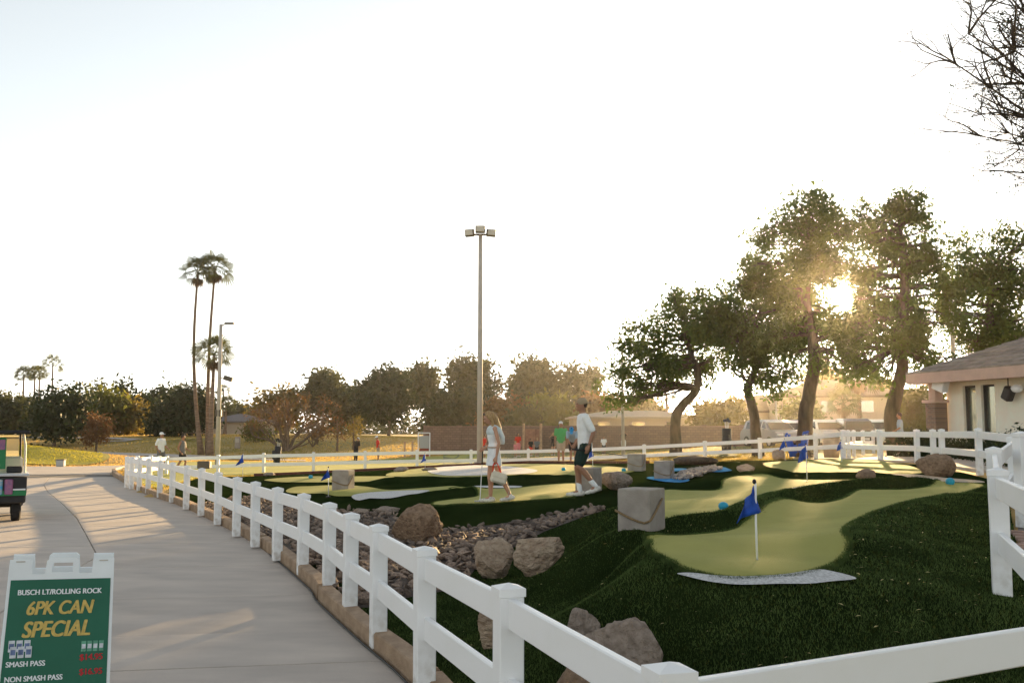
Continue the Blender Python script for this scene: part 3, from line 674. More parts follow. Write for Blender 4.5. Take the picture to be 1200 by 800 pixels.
def flag(px, py, Y, hgt, label, seed, fs=.2, z=None):
    x = (px - 600) / FPX * Y; z = h1(x, Y) if z is None else z; r = random.Random(seed)
    t = empty('golf_flag', (x, Y, z), 0, label, 'flag', 'blue hole flags on the course')
    MB().tube([(0, 0, -.06), (-.004, 0, hgt * .5), (-.012 * r.uniform(-1, 1) - .01, 0, hgt)], [.0085, .0085, .008], 8).build('pole', M_stick, t, True)
    MB().ell((-.01, 0, hgt + .012), (.016, .016, .02)).build('finial', M_black, t, True)
    MB().tube([(0, 0, -.02), (0, 0, .016)], .055, 14).build('cup', M_black, t)
    V = []; n, m = 9, 8; F = []
    for i in range(n):
        for j in range(m):
            a = i / (n - 1); b = j / (m - 1)          # a: away from the pole, b: downwards
            dx = -a * fs * (.38 + .30 * b); dz = hgt - .015 - b * fs * 1.02 - a * fs * (.55) * (1 - .25 * b)
            dy = .045 * math.sin(a * 7 + b * 2.5 + seed) * (.3 + a)
            sw = .11 * fs * 5 * .2 * math.sin(b * 3 + seed)
            V.append((-.012 + dx + sw * a + b * .012 * (1 - a) + (.035 * b * b if a < .2 else 0), dy, dz))
    for i in range(n - 1):
        for j in range(m - 1): F.append((i * m + j, (i + 1) * m + j, (i + 1) * m + j + 1, i * m + j + 1))
    o = MB().add(V, F).build('cloth', M_flag, t, True)
    so = o.modifiers.new('thick', 'SOLIDIFY'); so.thickness = .004
    return t
flag(883, 660, 7.75, .60, 'blue flag on a white stick in the near green beside the sand strip', 1, .2)
flag(387, 577, 23.0, .66, 'blue flag on the left-hand green beside the concrete cube', 2, .2)
flag(943, 565, 19.4, .72, 'blue flag on the second green behind the turf ridge', 4, .24)
flag(984, 540, 29.0, .62, 'blue flag at the far edge of the sunlit green by the fence', 5, .2)
flag(694, 557, 33.0, .66, 'blue flag on the back green seen behind the walking man', 6, .25)
flag(499, 549, 40.0, .6, 'blue flag by the edging board at the back of the course', 7, .28)
flag(287, 556, 36.0, .85, 'blue flag standing at the turf edge near the lamp post', 8, .3)
flag(918, 538, 33.0, .7, 'blue flag leaning by the back fence beside golf bags', 9, .25)
M_tee = mat('tee_blue', (.03, .30, .44), .45, var=.2, scale=9)
def tee(px, Y, label, s=.055, lift=0.):
    x = (px - 600) / FPX * Y; z = h1(x, Y)
    mb = MB(); mb.ell((0, 0, s * .7), (s, s * .9, s * .8), n=12, m=8)
    o = mb.build('tee_marker', M_tee, None, True); o.location = (x, Y, z + .012 + lift); MB().tube([(0, 0, 0), (0, 0, s * .5)], [s * .7, s * .95], 12).build('base', M_tee, o)
    tag(o, label, 'tee marker', 'blue tee markers'); return o
tee(845, 11.7, 'blue tee marker ball on the second green by the turf ridge', .06)
tee(366, 29.5, 'blue tee marker ball on the upper left green', .07); tee(507, 16.2, 'blue tee marker behind the round brown boulder', .055, .0)
tee(660, 31, 'blue tee marker ball on the back green left of the man', .07); tee(730, 30, 'blue tee marker ball on the back green before a concrete cube', .07)
tee(1109, 16.3, 'blue tee marker at the far end of the near green', .075)
# ------------------------------------------------------------------ turf pile and fallen leaves
def blades(n, poly, xr_, yr_, hgt, wid, seed, name, avoid=True, fall=1.3):
    r = np.random.default_rng(seed)
    u = r.random(n); y = yr_[0] * (yr_[1] / yr_[0]) ** (u ** fall); x = r.uniform(-1, 1, n) * y * .56
    k = (x > xr_[0]) & (x < xr_[1]) & inside(poly, x, y)
    x, y = x[k], y[k]
    if avoid:
        for gp in GP + [BED]:
            gp = np.array(gp); q = ~inside(gp, x, y); x, y = x[q], y[q]
    z = H(x, y); m = len(x); an = r.uniform(0, 2 * math.pi, m); h = hgt * r.uniform(.6, 1.3, m); w = wid * r.uniform(.7, 1.3, m)
    la = r.uniform(0, 2 * math.pi, m); ll = h * r.uniform(.1, .8, m)
    b = np.stack([x, y, z - .004], 1); t = np.stack([np.cos(an), np.sin(an), np.zeros(m)], 1) * w[:, None]
    tip = b + np.stack([np.cos(la) * ll, np.sin(la) * ll, h], 1)
    V = np.stack([b - t, b + t, tip], 1).reshape(-1, 3); F = np.arange(3 * m).reshape(-1, 3)
    o = link(name, npmesh(name, V, F), M_blade); tag(o, 'short dark green synthetic turf pile on the near mounds', None, None, 'stuff'); return o
blades(420000, TURF, (-3, 9), (4.0, 17.0), .022, .0028, 1, 'turf_pile', fall=1.25)
def edge_pile(poly, n, seed):
    r = np.random.default_rng(seed); q = np.array(poly); k = r.integers(0, len(q), n); t = r.random(n)[:, None]; a = q[k]; b = q[(k + 1) % len(q)]; L = np.hypot(*(b - a).T)
    pt = a + (b - a) * t + r.normal(size=(n, 2)) * .014; z = H(pt[:, 0], pt[:, 1]); an = r.uniform(0, 6.3, n); h = .032 * r.uniform(.6, 1.25, n); la = r.uniform(0, 6.3, n); ll = h * r.uniform(.2, .9, n)
    B = np.column_stack([pt, z - .004]); T_ = np.stack([np.cos(an), np.sin(an), 0 * an], 1) * .0035; tip = B + np.stack([np.cos(la) * ll, np.sin(la) * ll, h], 1)
    o = link('turf_collar', npmesh('turf_collar', np.stack([B - T_, B + T_, tip], 1).reshape(-1, 3), np.arange(3 * n).reshape(-1, 3)), M_blade); tag(o, 'longer turf pile fringing a putting green', None, None, 'stuff')
edge_pile(GP[0], 60000, 31); edge_pile(GP[1], 40000, 32); edge_pile(GP[3], 30000, 33)
M_leaf = mat('fallen_leaf', (.42, .36, .16), .8, var=.35, scale=3)
r = np.random.default_rng(9); n = 700; y = r.uniform(4.2, 12, n); x = r.uniform(-.5, 5, n)
k = inside(TURF, x, y) & ((x > 1.2) | (r.random(n) < .35)); 
for gp in GP[:2]: k &= ~inside(np.array(gp), x, y)
x, y = x[k], y[k]; z = H(x, y) + .02; m = len(x); an = r.uniform(0, 6.3, m); L = r.uniform(.008, .022, m)
d = np.stack([np.cos(an), np.sin(an), r.uniform(-.3, .3, m)], 1) * L[:, None]; e = np.stack([-np.sin(an), np.cos(an), r.uniform(-.3, .3, m)], 1) * (L * .3)[:, None]; b = np.stack([x, y, z], 1)
up = np.array((0, 0, .004))
o = link('fallen_leaves', npmesh('fallen_leaves', np.stack([b - d, b - e + up, b + d, b + e + up], 1).reshape(-1, 3), np.arange(4 * m).reshape(-1, 4)), M_leaf); tag(o, 'small pale dry leaves scattered on the near turf mound', None, None, 'stuff')

M_grass = mat('lawn_blade', (.50, .33, .10), .8, scale=.05, col2=(.24, .21, .05), trans=.5, detail=6, lo=.38, hi=.54, coord='Object')
M_grass2 = mat('green_blade', (.46, .38, .04), .8, scale=.3, col2=(.34, .31, .035), trans=.5)
def far_grass(name, n, test, yr_, hgt, m, label, seed):
    r = np.random.default_rng(seed); y = yr_[0] * (yr_[1] / yr_[0]) ** r.random(n); x = r.uniform(-.62, .62, n) * y; k = test(x, y); x, y = x[k], y[k]; z = H(x, y); c = len(x)
    an = r.uniform(0, 6.3, c); h = hgt * r.uniform(.5, 1.4, c) * (y / 60) ** .5; w = .006 * y / 10 * r.uniform(.6, 1.3, c); b = np.stack([x, y, z - .02], 1); t = np.stack([np.cos(an), np.sin(an), 0 * an], 1) * w[:, None]
    tip = b + np.stack([r.normal(size=c) * h * .4, r.normal(size=c) * h * .4, h + .02], 1)
    tag(link(name, npmesh(name, np.stack([b - t, b + t, tip], 1).reshape(-1, 3), np.arange(3 * c).reshape(-1, 3)), m), label, None, None, 'stuff')
PG = np.array([pxY(*a) for a in ((170, 60), (260, 66), (350, 70), (450, 78), (560, 74), (600, 62), (590, 46), (520, 42.5), (440, 41), (330, 41), (252, 39.5), (225, 36), (212, 32.5), (190, 29.5), (160, 34), (150, 46))])
P2o = np.array(list(P2) + list(P2b)); JU = np.array(JUN); MO = np.array([(-38, 54.6), (-31, 55.2), (-26, 57), (-24.5, 60), (-27, 66), (-33, 68), (-42, 67), (-46, 60)])
def t1(x, y): return ~inside(PG, x, y) & ~inside(TURF, x, y) & ~inside(PATH, x, y) & ~inside(P2o, x, y) & ~inside(JU, x, y) & ~inside(MO, x, y) & (y > 29) & (x < .28 * y) & ~((x > -30) & (y < 55.5) & (x < -18) & (y > 41))
far_grass('lawn_grass', 210000, t1, (29, 135), .06, M_grass, 'dry golden lawn grass beyond the course', 21)
far_grass('practice_grass', 90000, lambda x, y: inside(PG, x, y), (29, 79), .025, M_grass2, 'short sunlit grass of the practice green', 22)
far_grass('mound_grass', 160000, lambda x, y: inside(MO, x, y), (54, 68), .09, M_grass2, 'long sunlit grass on the mound', 23)
# ------------------------------------------------------------------ vegetation
def leafmat(name, c, c2, tr=.4, sc=.6): return mat(name, c, .6, scale=sc, col2=c2, trans=tr, spec=.25, detail=2, lo=.3, hi=.7)
L_big = leafmat('leaf_sumac', (.105, .135, .03), (.05, .072, .016), .5, 1.2)
L_dark = leafmat('leaf_dark', (.04, .056, .018), (.017, .026, .009), .25, .5)
L_olive = leafmat('leaf_olive', (.08, .085, .028), (.036, .042, .014), .35, .5)
L_gold = leafmat('leaf_gold', (.20, .15, .03), (.11, .085, .02), .45, .5)
L_rust = leafmat('leaf_rust', (.21, .105, .035), (.12, .06, .025), .35, .5)
L_yel = leafmat('leaf_yellow_green', (.16, .16, .025), (.08, .09, .018), .45, .5)
L_palm = leafmat('palm_frond', (.10, .105, .03), (.055, .062, .02), .35, .8)
L_dead = leafmat('palm_dead', (.19, .12, .06), (.10, .065, .035), .2, 1.)
M_bark = mat('bark', (.10, .074, .05), .95, scale=5, col2=(.045, .033, .023), bump=1., bscale=14, stretch=(1, 1, .3), detail=8)
M_bark2 = mat('bark_grey', (.17, .12, .085), .95, scale=3, col2=(.09, .065, .045), bump=1., bscale=10, stretch=(1, 1, .3))
M_ptrunk = mat('palm_trunk', (.25, .17, .115), .95, scale=4, col2=(.14, .095, .065), bump=1., bscale=6, stretch=(.5, .5, 3))
def leaves(clumps, n, size, seed, dens=None, flat=.85, gap=None, sheetness=.5):
    """clumps: (x,y,z,r); small rhombic leaves through the clumps' volume, grouped into sprigs"""
    r = np.random.default_rng(seed); c = np.array(clumps, float); w = c[:, 3] ** 2.2; w /= w.sum()
    ns = max(1, n // 9); ci = r.choice(len(c), ns, p=w)
    d = r.normal(size=(ns, 3)); d /= np.linalg.norm(d, axis=1)[:, None]; rad = r.random(ns) ** .42
    lump = 1 + .22 * np.sin(d[:, 0] * 5 + ci) * np.cos(d[:, 2] * 6 + ci * 1.7)
    sp = c[ci, :3] + d * (rad * c[ci, 3] * lump)[:, None] * np.array((1, 1, flat))
    if gap is not None:
        k = gap(sp); sp = sp[k]; ns = len(sp)
    m = ns * 9; q = np.repeat(sp, 9, 0) + r.normal(size=(m, 3)) * size * 2.1
    a = r.normal(size=(m, 3)); a /= np.linalg.norm(a, axis=1)[:, None]; b = np.cross(a, r.normal(size=(m, 3))); b /= np.linalg.norm(b, axis=1)[:, None]
    s = size * r.uniform(.6, 1.4, m)[:, None]
    if gap is not None:
        k = gap(q); q, a, b, s = q[k], a[k], b[k], s[k]; m = len(q)
    V = np.stack([q - a * s, q - b * s * .45, q + a * s, q + b * s * .45], 1).reshape(-1, 3)
    return V, np.arange(4 * m).reshape(-1, 4)
def limb_pts(a, b, r, k=5, wob=.12, sag=0.):
    a = Vector(a); b = Vector(b); L = (b - a).length; out = []
    for i in range(k + 1):
        t = i / k; p = a.lerp(b, t); e = math.sin(math.pi * t)
        out.append(p + Vector((r.uniform(-1, 1), r.uniform(-1, 1), r.uniform(-.6, .6))) * wob * L * e * .5 + Vector((0, 0, sag * L * e)))
    return out
def limbs(mb, fork, r0, clumps, r, sides=6, frac=.9, sub=3):
    for c in clumps:
        tgt = Vector(c[:3]); f = min(fork, key=lambda q: (Vector(q[0]) - tgt).length + (2 if q[0][2] > tgt.z + .5 else 0))
        pts = limb_pts(f[0], Vector(f[0]).lerp(tgt, frac), r, 5, .22, .05); r1 = f[1] * r.uniform(.22, .42)
        mb.tube(pts, [r1 * (1 - .8 * i / 5) + .006 for i in range(6)], sides)
        for _ in range(sub):
            s = pts[r.randrange(2, 5)]; e = tgt + Vector((r.gauss(0, 1), r.gauss(0, 1), r.gauss(0, .8))) * c[3] * .55
            mb.tube(limb_pts(s, e, r, 3, .2), [r1 * .35, r1 * .25, r1 * .15, .008], 4)
TREE_N = [0]
def tree(name, label, base, trunk_pts, trunk_r, clumps, nleaf, size, lm, bm=M_bark, group=None, seed=0, gap=None, cat='tree', flat=.85, limbsub=3, sides=10):
    """all coordinates relative to base"""
    r = random.Random(seed); t = empty(name, base, 0, label, cat, group)
    mb = MB(); pts = [tuple(p) for p in crom(trunk_pts, 4, False)]; n = len(pts)
    rad = [trunk_r * .78 * (1.25 - .25 * min(1, i / 3)) * (1 - .55 * i / (n - 1)) for i in range(n)]
    mb.tube([(p[0] + r.uniform(-.05, .05) * trunk_r, p[1], p[2]) for p in pts], rad, sides)
    fork = [(pts[i], rad[i]) for i in range(int(n * .55), n)]
    limbs(mb, fork, trunk_r, clumps, r, 6, .9, limbsub)
    mb.build('trunk', bm, t, True)
    if nleaf:
        V, F = leaves(clumps, nleaf, size, seed + 1, flat=flat, gap=(lambda q: gap(q + np.array(base))) if gap else None)
        link('crown', npmesh('crown', V, F), lm, t)
    return t
SUNV = np.array(SUND)
def sun_gap(q):
    """opening in the branches where the low sun shows through"""
    v = q - np.array((0, 0, CAMZ)); v = v / np.linalg.norm(v, axis=1)[:, None]; a = np.arccos(np.clip(v @ SUNV, -1, 1))
    return a > .0085 + .003 * np.sin(q[:, 2] * 9 + q[:, 0] * 7)
def bigtree(label, Y, basepx, tr, trunkpx, cl, n, seed, depth=.8, size=.112):
    bx_, by_ = (basepx - 600) / FPX * Y, Y; bz = h1(bx_, by_) - .1; base = (bx_, by_, bz); r = random.Random(seed)
    tp = [(0, 0, 0)] + [tuple(P(a, b, Y) - Vector(base)) for a, b in trunkpx]
    wid = max(c[0] for c in cl) - min(c[0] for c in cl); half = wid / 2 / FPX * Y
    C = []
    for (a, b, rr_) in cl:
        p = P(a, b, Y) - Vector(base); rad = rr_ / FPX * Y; dy = r.uniform(-1, 1) * half * depth
        C.append((p.x * (1 + dy / Y), p.y + dy, p.z, rad * .85))
        for _ in range(4):
            C.append((p.x + r.gauss(0, .8) * rad, p.y + r.uniform(-1, 1) * half * depth, p.z + max(-1, min(.45, r.gauss(-.1, .6))) * rad, rad * r.uniform(.3, .6)))
    return tree('shade_tree', label, base, tp, tr, C, n, size, L_big, M_bark, 'shade trees beyond the back fence', seed, gap=sun_gap)
bigtree('leaning evergreen shade tree with low spreading crown before the brick wall', 50, 791, .36, [(792, 490), (800, 475), (815, 458), (818, 440), (812, 420), (805, 400)],
        [(795, 372, 26), (822, 395, 26), (770, 395, 24), (742, 412, 20), (770, 425, 26), (800, 425, 28), (727, 440, 15), (830, 428, 20), (752, 450, 15), (790, 355, 16), (723, 470, 10), (735, 462, 10), (835, 375, 14)], 13659, 1)
bigtree('evergreen shade tree with forked trunk and dense rounded crown', 46, 887, .33, [(884, 490), (880, 470), (876, 455), (882, 440), (890, 420), (888, 400)],
        [(846, 352, 22), (862, 385, 30), (890, 370, 32), (845, 385, 20), (905, 405, 30), (875, 415, 26), (925, 395, 26), (895, 445, 18), (855, 430, 12), (920, 440, 14), (870, 345, 20)], 14570, 2)
bigtree('tallest broad shade tree left of the sun with thick straight trunk', 44, 941, .46, [(944, 490), (949, 460), (953, 430), (953, 400), (945, 360), (945, 310), (950, 270)],
        [(948, 245, 22), (925, 252, 20), (968, 258, 20), (905, 275, 22), (945, 280, 30), (980, 278, 15), (890, 312, 24), (925, 312, 30), (960, 312, 28), (905, 345, 30), (945, 345, 32), (930, 385, 30), (958, 385, 22), (970, 420, 18), (905, 395, 22), (975, 320, 14), (880, 330, 14), (984, 302, 14), (978, 392, 18), (988, 420, 15), (970, 365, 12)], 20034, 3)
bigtree('tall shade tree right of the sun with leaning trunk', 42, 1049, .44, [(1045, 490), (1050, 460), (1058, 430), (1055, 400), (1060, 350), (1058, 300), (1052, 265)],
        [(1052, 245, 22), (1030, 255, 18), (1078, 258, 20), (1025, 285, 18), (1055, 285, 28), (1090, 290, 18), (1035, 320, 24), (1075, 320, 30), (1030, 360, 26), (1065, 360, 32), (1098, 345, 22), (1018, 395, 20), (1045, 400, 28), (1080, 395, 28), (1015, 340, 14), (1035, 435, 18), (1095, 425, 18), (1004, 372, 16), (1002, 318, 14), (1000, 405, 17), (1012, 430, 14)], 20034, 4)
bigtree('wide shade tree with hanging branches behind the clubhouse roof', 47, 1160, .42, [(1158, 470), (1155, 430), (1158, 400), (1160, 360), (1162, 320)],
        [(1130, 292, 22), (1160, 282, 20), (1185, 285, 22), (1215, 300, 26), (1120, 325, 22), (1150, 325, 32), (1190, 330, 34), (1225, 345, 34), (1135, 365, 26), (1170, 370, 32), (1205, 385, 32), (1120, 400, 18), (1150, 405, 20), (1185, 415, 18), (1115, 365, 14), (1240, 400, 30)], 20034, 5)
# ---- background trees
def bgtree(name, label, px, ytop, wpx, Y, kind, lm, seed, n=2600, size=.26, base_y=None, group='trees beyond the lawns'):
    x = (px - 600) / FPX * Y; z = h1(x, Y) - .1; top = P(px, ytop, Y).z - z; w = wpx / FPX * Y; r = random.Random(seed); C = []
    if kind == 'round':
        for _ in range(24):
            a = r.uniform(0, 6.3); q = r.random() ** .6 * .42; h = r.uniform(.35, .88); k = math.sin(math.pi * min(1, max(.1, (h - .1) / .9)))
            C.append((math.cos(a) * q * w * (.4 + .6 * k), math.sin(a) * q * w * (.4 + .6 * k), h * top, r.uniform(.15, .25) * w))
        tp = [(0, 0, 0), (.01 * w, 0, top * .2), (0, 0, top * .5)]; tr = .022 * top + .1
    elif kind == 'cone':
        for i in range(26):
            h = .12 + .86 * i / 25; q = (1.02 - h) * .5 * w; a = r.uniform(0, 6.3)
            C.append((math.cos(a) * q * .55, math.sin(a) * q * .55, h * top, max(.25, q * r.uniform(.5, .8))))
        tp = [(0, 0, 0), (0, 0, top * .5), (0, 0, top * .97)]; tr = .2
    else:   # open pine
        for _ in range(20):
            a = r.uniform(0, 6.3); q = r.random() ** .5 * .46; h = r.uniform(.38, .95); k = 1.05 - .45 * abs(h - .6) / .4
            C.append((math.cos(a) * q * w * k, math.sin(a) * q * w * k, h * top * .97, r.uniform(.10, .2) * w))
        tp = [(0, 0, 0), (.02 * w, 0, top * .35), (-.02 * w, 0, top * .9)]; tr = .03 * top * .5 + .1
    return tree(name, label, (x, Y, z), tp, tr, C, n, size, lm, M_bark2, group, seed, limbsub=1, sides=7, flat=.8)
T = [
 ('oak_tree', 'wide dark round tree standing alone beyond the grass mound', 66, 457, 92, 98, 'round', L_dark, 3400),
 ('distant_tree', 'hazy olive tree at the far edge of the park behind the cart', 4, 470, 60, 130, 'round', L_olive, 2000),
 ('distant_tree', 'dusty round tree behind the lone dark tree', 28, 472, 40, 140, 'round', L_olive, 1500),
 ('leafy_tree', 'bright yellow-green tree right of the lone dark tree', 118, 465, 56, 122, 'round', L_yel, 2400),
 ('conifer', 'slender pale conifer rising above the yellow-green tree', 117, 452, 26, 150, 'cone', L_olive, 1500),
 ('conifer', 'slender dark conifer above the golden tree', 146, 451, 22, 140, 'cone', L_dark, 1500),
 ('leafy_tree', 'golden tree under the slender dark conifer', 150, 474, 48, 124, 'round', L_gold, 2000),
 ('distant_tree', 'dark grey-green tree between the two narrow conifers', 171, 470, 32, 135, 'open', L_dark, 1700),
 ('conifer', 'narrow dark conifer left of the dense dark tree by the palms', 185, 456, 20, 140, 'cone', L_dark, 1500),
 ('distant_tree', 'grey-green round tree behind the dense dark tree', 202, 460, 38, 150, 'round', L_olive, 1700),
 ('leafy_tree', 'dense dark green tree beside the tall palm trunks', 226, 458, 46, 118, 'round', L_dark, 2600),
 ('leafy_tree', 'low dark bushy tree in front of the grey-green tree', 198, 482, 36, 116, 'round', L_dark, 1500),
 ('distant_tree', 'low dusty tree right of the lamp post by the palms', 280, 478, 38, 150, 'round', L_olive, 1500),
 ('leafy_tree', 'tall olive tree behind the bare spreading tree', 378, 431, 56, 125, 'open', L_olive, 3000),
 ('leafy_tree', 'golden-leaved tree behind the bare spreading branches', 325, 458, 60, 122, 'round', L_gold, 1900),
 ('leafy_tree', 'dark low tree right of the bare spreading tree', 411, 458, 50, 128, 'round', L_olive, 2200),
 ('pine_tree', 'massive dark pine behind the two golfers', 456, 434, 72, 112, 'round', L_dark, 4200),
 ('pine_tree', 'slim upright pine right of the massive dark pine', 500, 432, 38, 124, 'open', L_olive, 2400),
 ('leafy_tree', 'dense low dark tree beside the end of the brick wall', 525, 468, 56, 108, 'round', L_dark, 2600),
 ('pine_tree', 'tall pine behind the tall floodlight mast', 552, 422, 62, 120, 'open', L_olive, 3400),
 ('leafy_tree', 'dark round tree in front of the pine behind the mast', 545, 462, 48, 106, 'round', L_dark, 2400),
 ('pine_tree', 'big airy pine above the brick wall behind the couple', 623, 424, 70, 128, 'open', L_olive, 3800),
 ('pine_tree', 'thin airy pine with bare limbs right of the big airy pine', 681, 429, 56, 128, 'open', L_olive, 2200),
 ('leafy_tree', 'brown hazy tree over the wall behind the walking man', 706, 468, 60, 112, 'round', L_rust, 2600),
 ('shrub', 'bright green bushy tree over the wall behind the green-shirted man', 640, 470, 62, 104, 'round', L_yel, 2600),
 ('shrub', 'brown dry shrub over the wall behind the woman', 590, 474, 50, 102, 'round', L_rust, 2200),
 ('shrub', 'grey-green rounded shrub just over the brick wall', 612, 485, 30, 98, 'round', L_olive, 1200),
 ('leafy_tree', 'golden hazy tree low beside the second lamp mast', 755, 462, 46, 120, 'round', L_gold, 1800),
 ('leafy_tree', 'golden bare-looking round tree behind the wall end', 842, 474, 60, 100, 'round', L_gold, 2200),
 ('leafy_tree', 'pale gold tree far behind the forked shade tree', 915, 470, 60, 150, 'round', L_gold, 1700),
 ('leafy_tree', 'light golden tree between the two tallest shade trees', 968, 432, 54, 125, 'open', L_gold, 2200),
 ('leafy_tree', 'yellow-green bushy tree before the far house', 935, 474, 40, 90, 'round', L_yel, 1800),
 ('leafy_tree', 'bright green dense tree left of the clubhouse column', 1082, 452, 66, 62, 'round', L_yel, 3600),
 ('leafy_tree', 'slim golden tree rising beside the leaning trunk', 1035, 440, 26, 110, 'open', L_gold, 1500)]
for k, (nm, lab, px, yt, wp, Y, kd, lm, n) in enumerate(T):
    if 270 < px < 800: Y *= 1.5
    bgtree(nm, lab, px, yt, wp, Y, kd, lm, 200 + k, int(n * 2.1), .0026 * Y)
bgtree('sapling', 'small rust-brown leafy sapling on the lawn before the yellow-green tree', 115, 487, 30, 86, 'open', L_rust, 300, 1600, .13)
bgtree('sapling', 'thin pale bare sapling on the dry lawn left of the golfers', 396, 489, 22, 92, 'open', L_rust, 301, 260, .12)
bgtree('sapling', 'thin pale sapling before the massive dark pine', 415, 489, 20, 94, 'open', L_gold, 302, 420, .12)
bgtree('shrub', 'low yellow flowering bush on the lawn beside the bare tree', 300, 498, 30, 104, 'round', L_yel, 303, 1500, .16)
bgtree('shrub', 'grey low bush at the foot of the bare spreading tree', 372, 493, 34, 100, 'open', L_rust, 304, 700, .14)
# far hedge-like belt of trees that reads as one mass
C = []; rb = random.Random(8)
for px in range(-260, 1420, 14):
    Y = rb.uniform(250, 290); p = ((px - 600) / FPX * Y, Y); zz = .8; C.append((p[0], p[1], zz + rb.uniform(.3, 3.2), rb.uniform(2.2, 3.6))); C.append((p[0] + 1, p[1] + 2, zz + rb.uniform(.3, 1.2), 2.8))
V, F = leaves(C, 30000, .6, 77); tag(link('far_wood', npmesh('far_wood', V, F), L_olive), 'far dusty belt of trees along the horizon', None, None, 'stuff')
# ---- bare trees
def twig(mb, p, d, L, rad, depth, r, tips, spread=.55, up=.1, split=3):
    n = 4; pts = [p]; q = p.copy(); dd = d.copy()
    for i in range(n):
        dd = (dd + Vector((r.gauss(0, .14), r.gauss(0, .14), r.gauss(0, .10) + up * .25))).normalized(); q = q + dd * L / n; pts.append(q.copy())
    mb.tube(pts, [rad * (1 - .55 * i / n) for i in range(n + 1)], 6 if rad > .03 else 4 if rad > .008 else 3, caps=False); tips.append(q.copy())
    if depth == 0: return
    for k in range(split):
        s = pts[r.choice((1, 2, 3, 4, 4))]; nd = (dd + Vector((r.gauss(0, spread), r.gauss(0, spread), r.gauss(0, spread * .7) + up))).normalized()
        twig(mb, s, nd, L * r.uniform(.55, .82), rad * r.uniform(.42, .58), depth - 1, r, tips, spread, up, split)
def baretree(label, base, height, stems, r0, depth, seed, leafn=0, lm=None, lsize=.05, spread=.5, up=.12, split=3, name='bare_tree', group=None):
    r = random.Random(seed); t = empty(name, base, 0, label, 'tree', group); mb = MB(); tips = []
    for (d, L) in stems: twig(mb, Vector((0, 0, 0)), Vector(d).normalized(), L, r0, depth, r, tips, spread, up, split)
    mb.build('trunk', M_bark2, t, True)
    if leafn:
        V, F = leaves([(p.x, p.y, p.z, lsize * 3) for p in tips], leafn, lsize, seed); link('crown', npmesh('crown', V, F), lm, t)
    return t
x = (338 - 600) / FPX * 92
baretree('wide bare grey-brown tree with fanned limbs on the dry lawn', (x, 92, h1(x, 92) - .1), 6, [((-.9, .1, .75), 2.6), ((-.35, -.3, 1), 2.7), ((.3, .3, 1), 2.8), ((.95, 0, .7), 2.8), ((.1, -.2, 1.1), 2.4), ((-.6, .5, .6), 2.4)], .17, 5, 12, 1600, L_rust, .09, .5, .06)
x = (368 - 600) / FPX * 97
baretree('small bare shrubby tree beside the wide bare tree', (x, 97, h1(x, 97) - .1), 3, [((-.5, 0, 1), 1.3), ((.5, .2, .9), 1.4), ((0, -.3, 1), 1.3)], .08, 4, 13, 400, L_rust, .08, .6, .05)
# near tree whose twigs reach in at the upper right (trunk stands outside the fence)
nb = (9.0, 13.6, h1(9.0, 13.6) - .1)
r = random.Random(41); t = empty('bare_tree', nb, 0, 'nearly leafless tree by the paver walk reaching thin twigs over the roof', 'tree'); mb = MB(); tips = []
mb.tube([(0, 0, 0), (.05, 0, 1.5), (-.1, .05, 3.0), (-.15, 0, 4.4)], [.2, .16, .14, .12], 10)
for (px, py, dY, rad) in ((1135, 40, 0, .035), (1120, 75, -.6, .032), (1145, 110, .5, .03), (1150, 160, 0, .026), (1170, -20, .3, .035), (1190, 60, -.9, .035), (1180, 140, .9, .03), (1205, 100, 0, .04), (1215, 20, .6, .04), (1200, -60, -.5, .04), (1175, 200, .2, .018), (1260, -40, 1.2, .05), (1290, 60, -1.4, .05), (1185, 95, .4, .03), (1195, 175, -.4, .022), (1165, 70, .8, .028), (1215, 60, -.2, .04), (1150, 135, -.3, .02), (1205, -10, .2, .04)):
    e = P(px, py, 13.6 + dY) - Vector(nb); s = Vector((-.15, 0, 4.3 - r.random() * .9)); L = (e - s)
    pts = limb_pts(s, s + L * 1.0, r, 6, .1, .06); mb.tube(pts, [rad * (1.15 - .85 * i / 6) for i in range(7)], 6)
    for k in range(10):
        q = pts[r.randrange(2, 7)]; d = (L.normalized() + Vector((r.gauss(0, .45), r.gauss(0, .5), r.gauss(-.05, .5)))).normalized()
        twig(mb, q.copy(), d, r.uniform(.45, .9), rad * .5, 2, r, tips, .45, .0, 3)
mb.build('trunk', M_bark, t, True)
tp = [p for p in tips if r.random() < .3 and -2.4 < p.x < 1.0]
V, F = leaves([(p.x, p.y, p.z, .05) for p in tp] + [(q.x, q.y, q.z, .28) for q in [P(a, b, 13.6) - Vector(nb) for a, b in ((1215, 20), (1205, 90), (1185, 30), (1210, 150), (1225, -30), (1195, 125))]], 3600, .022, 42)
link('crown', npmesh('crown', V, F), L_dark, t)
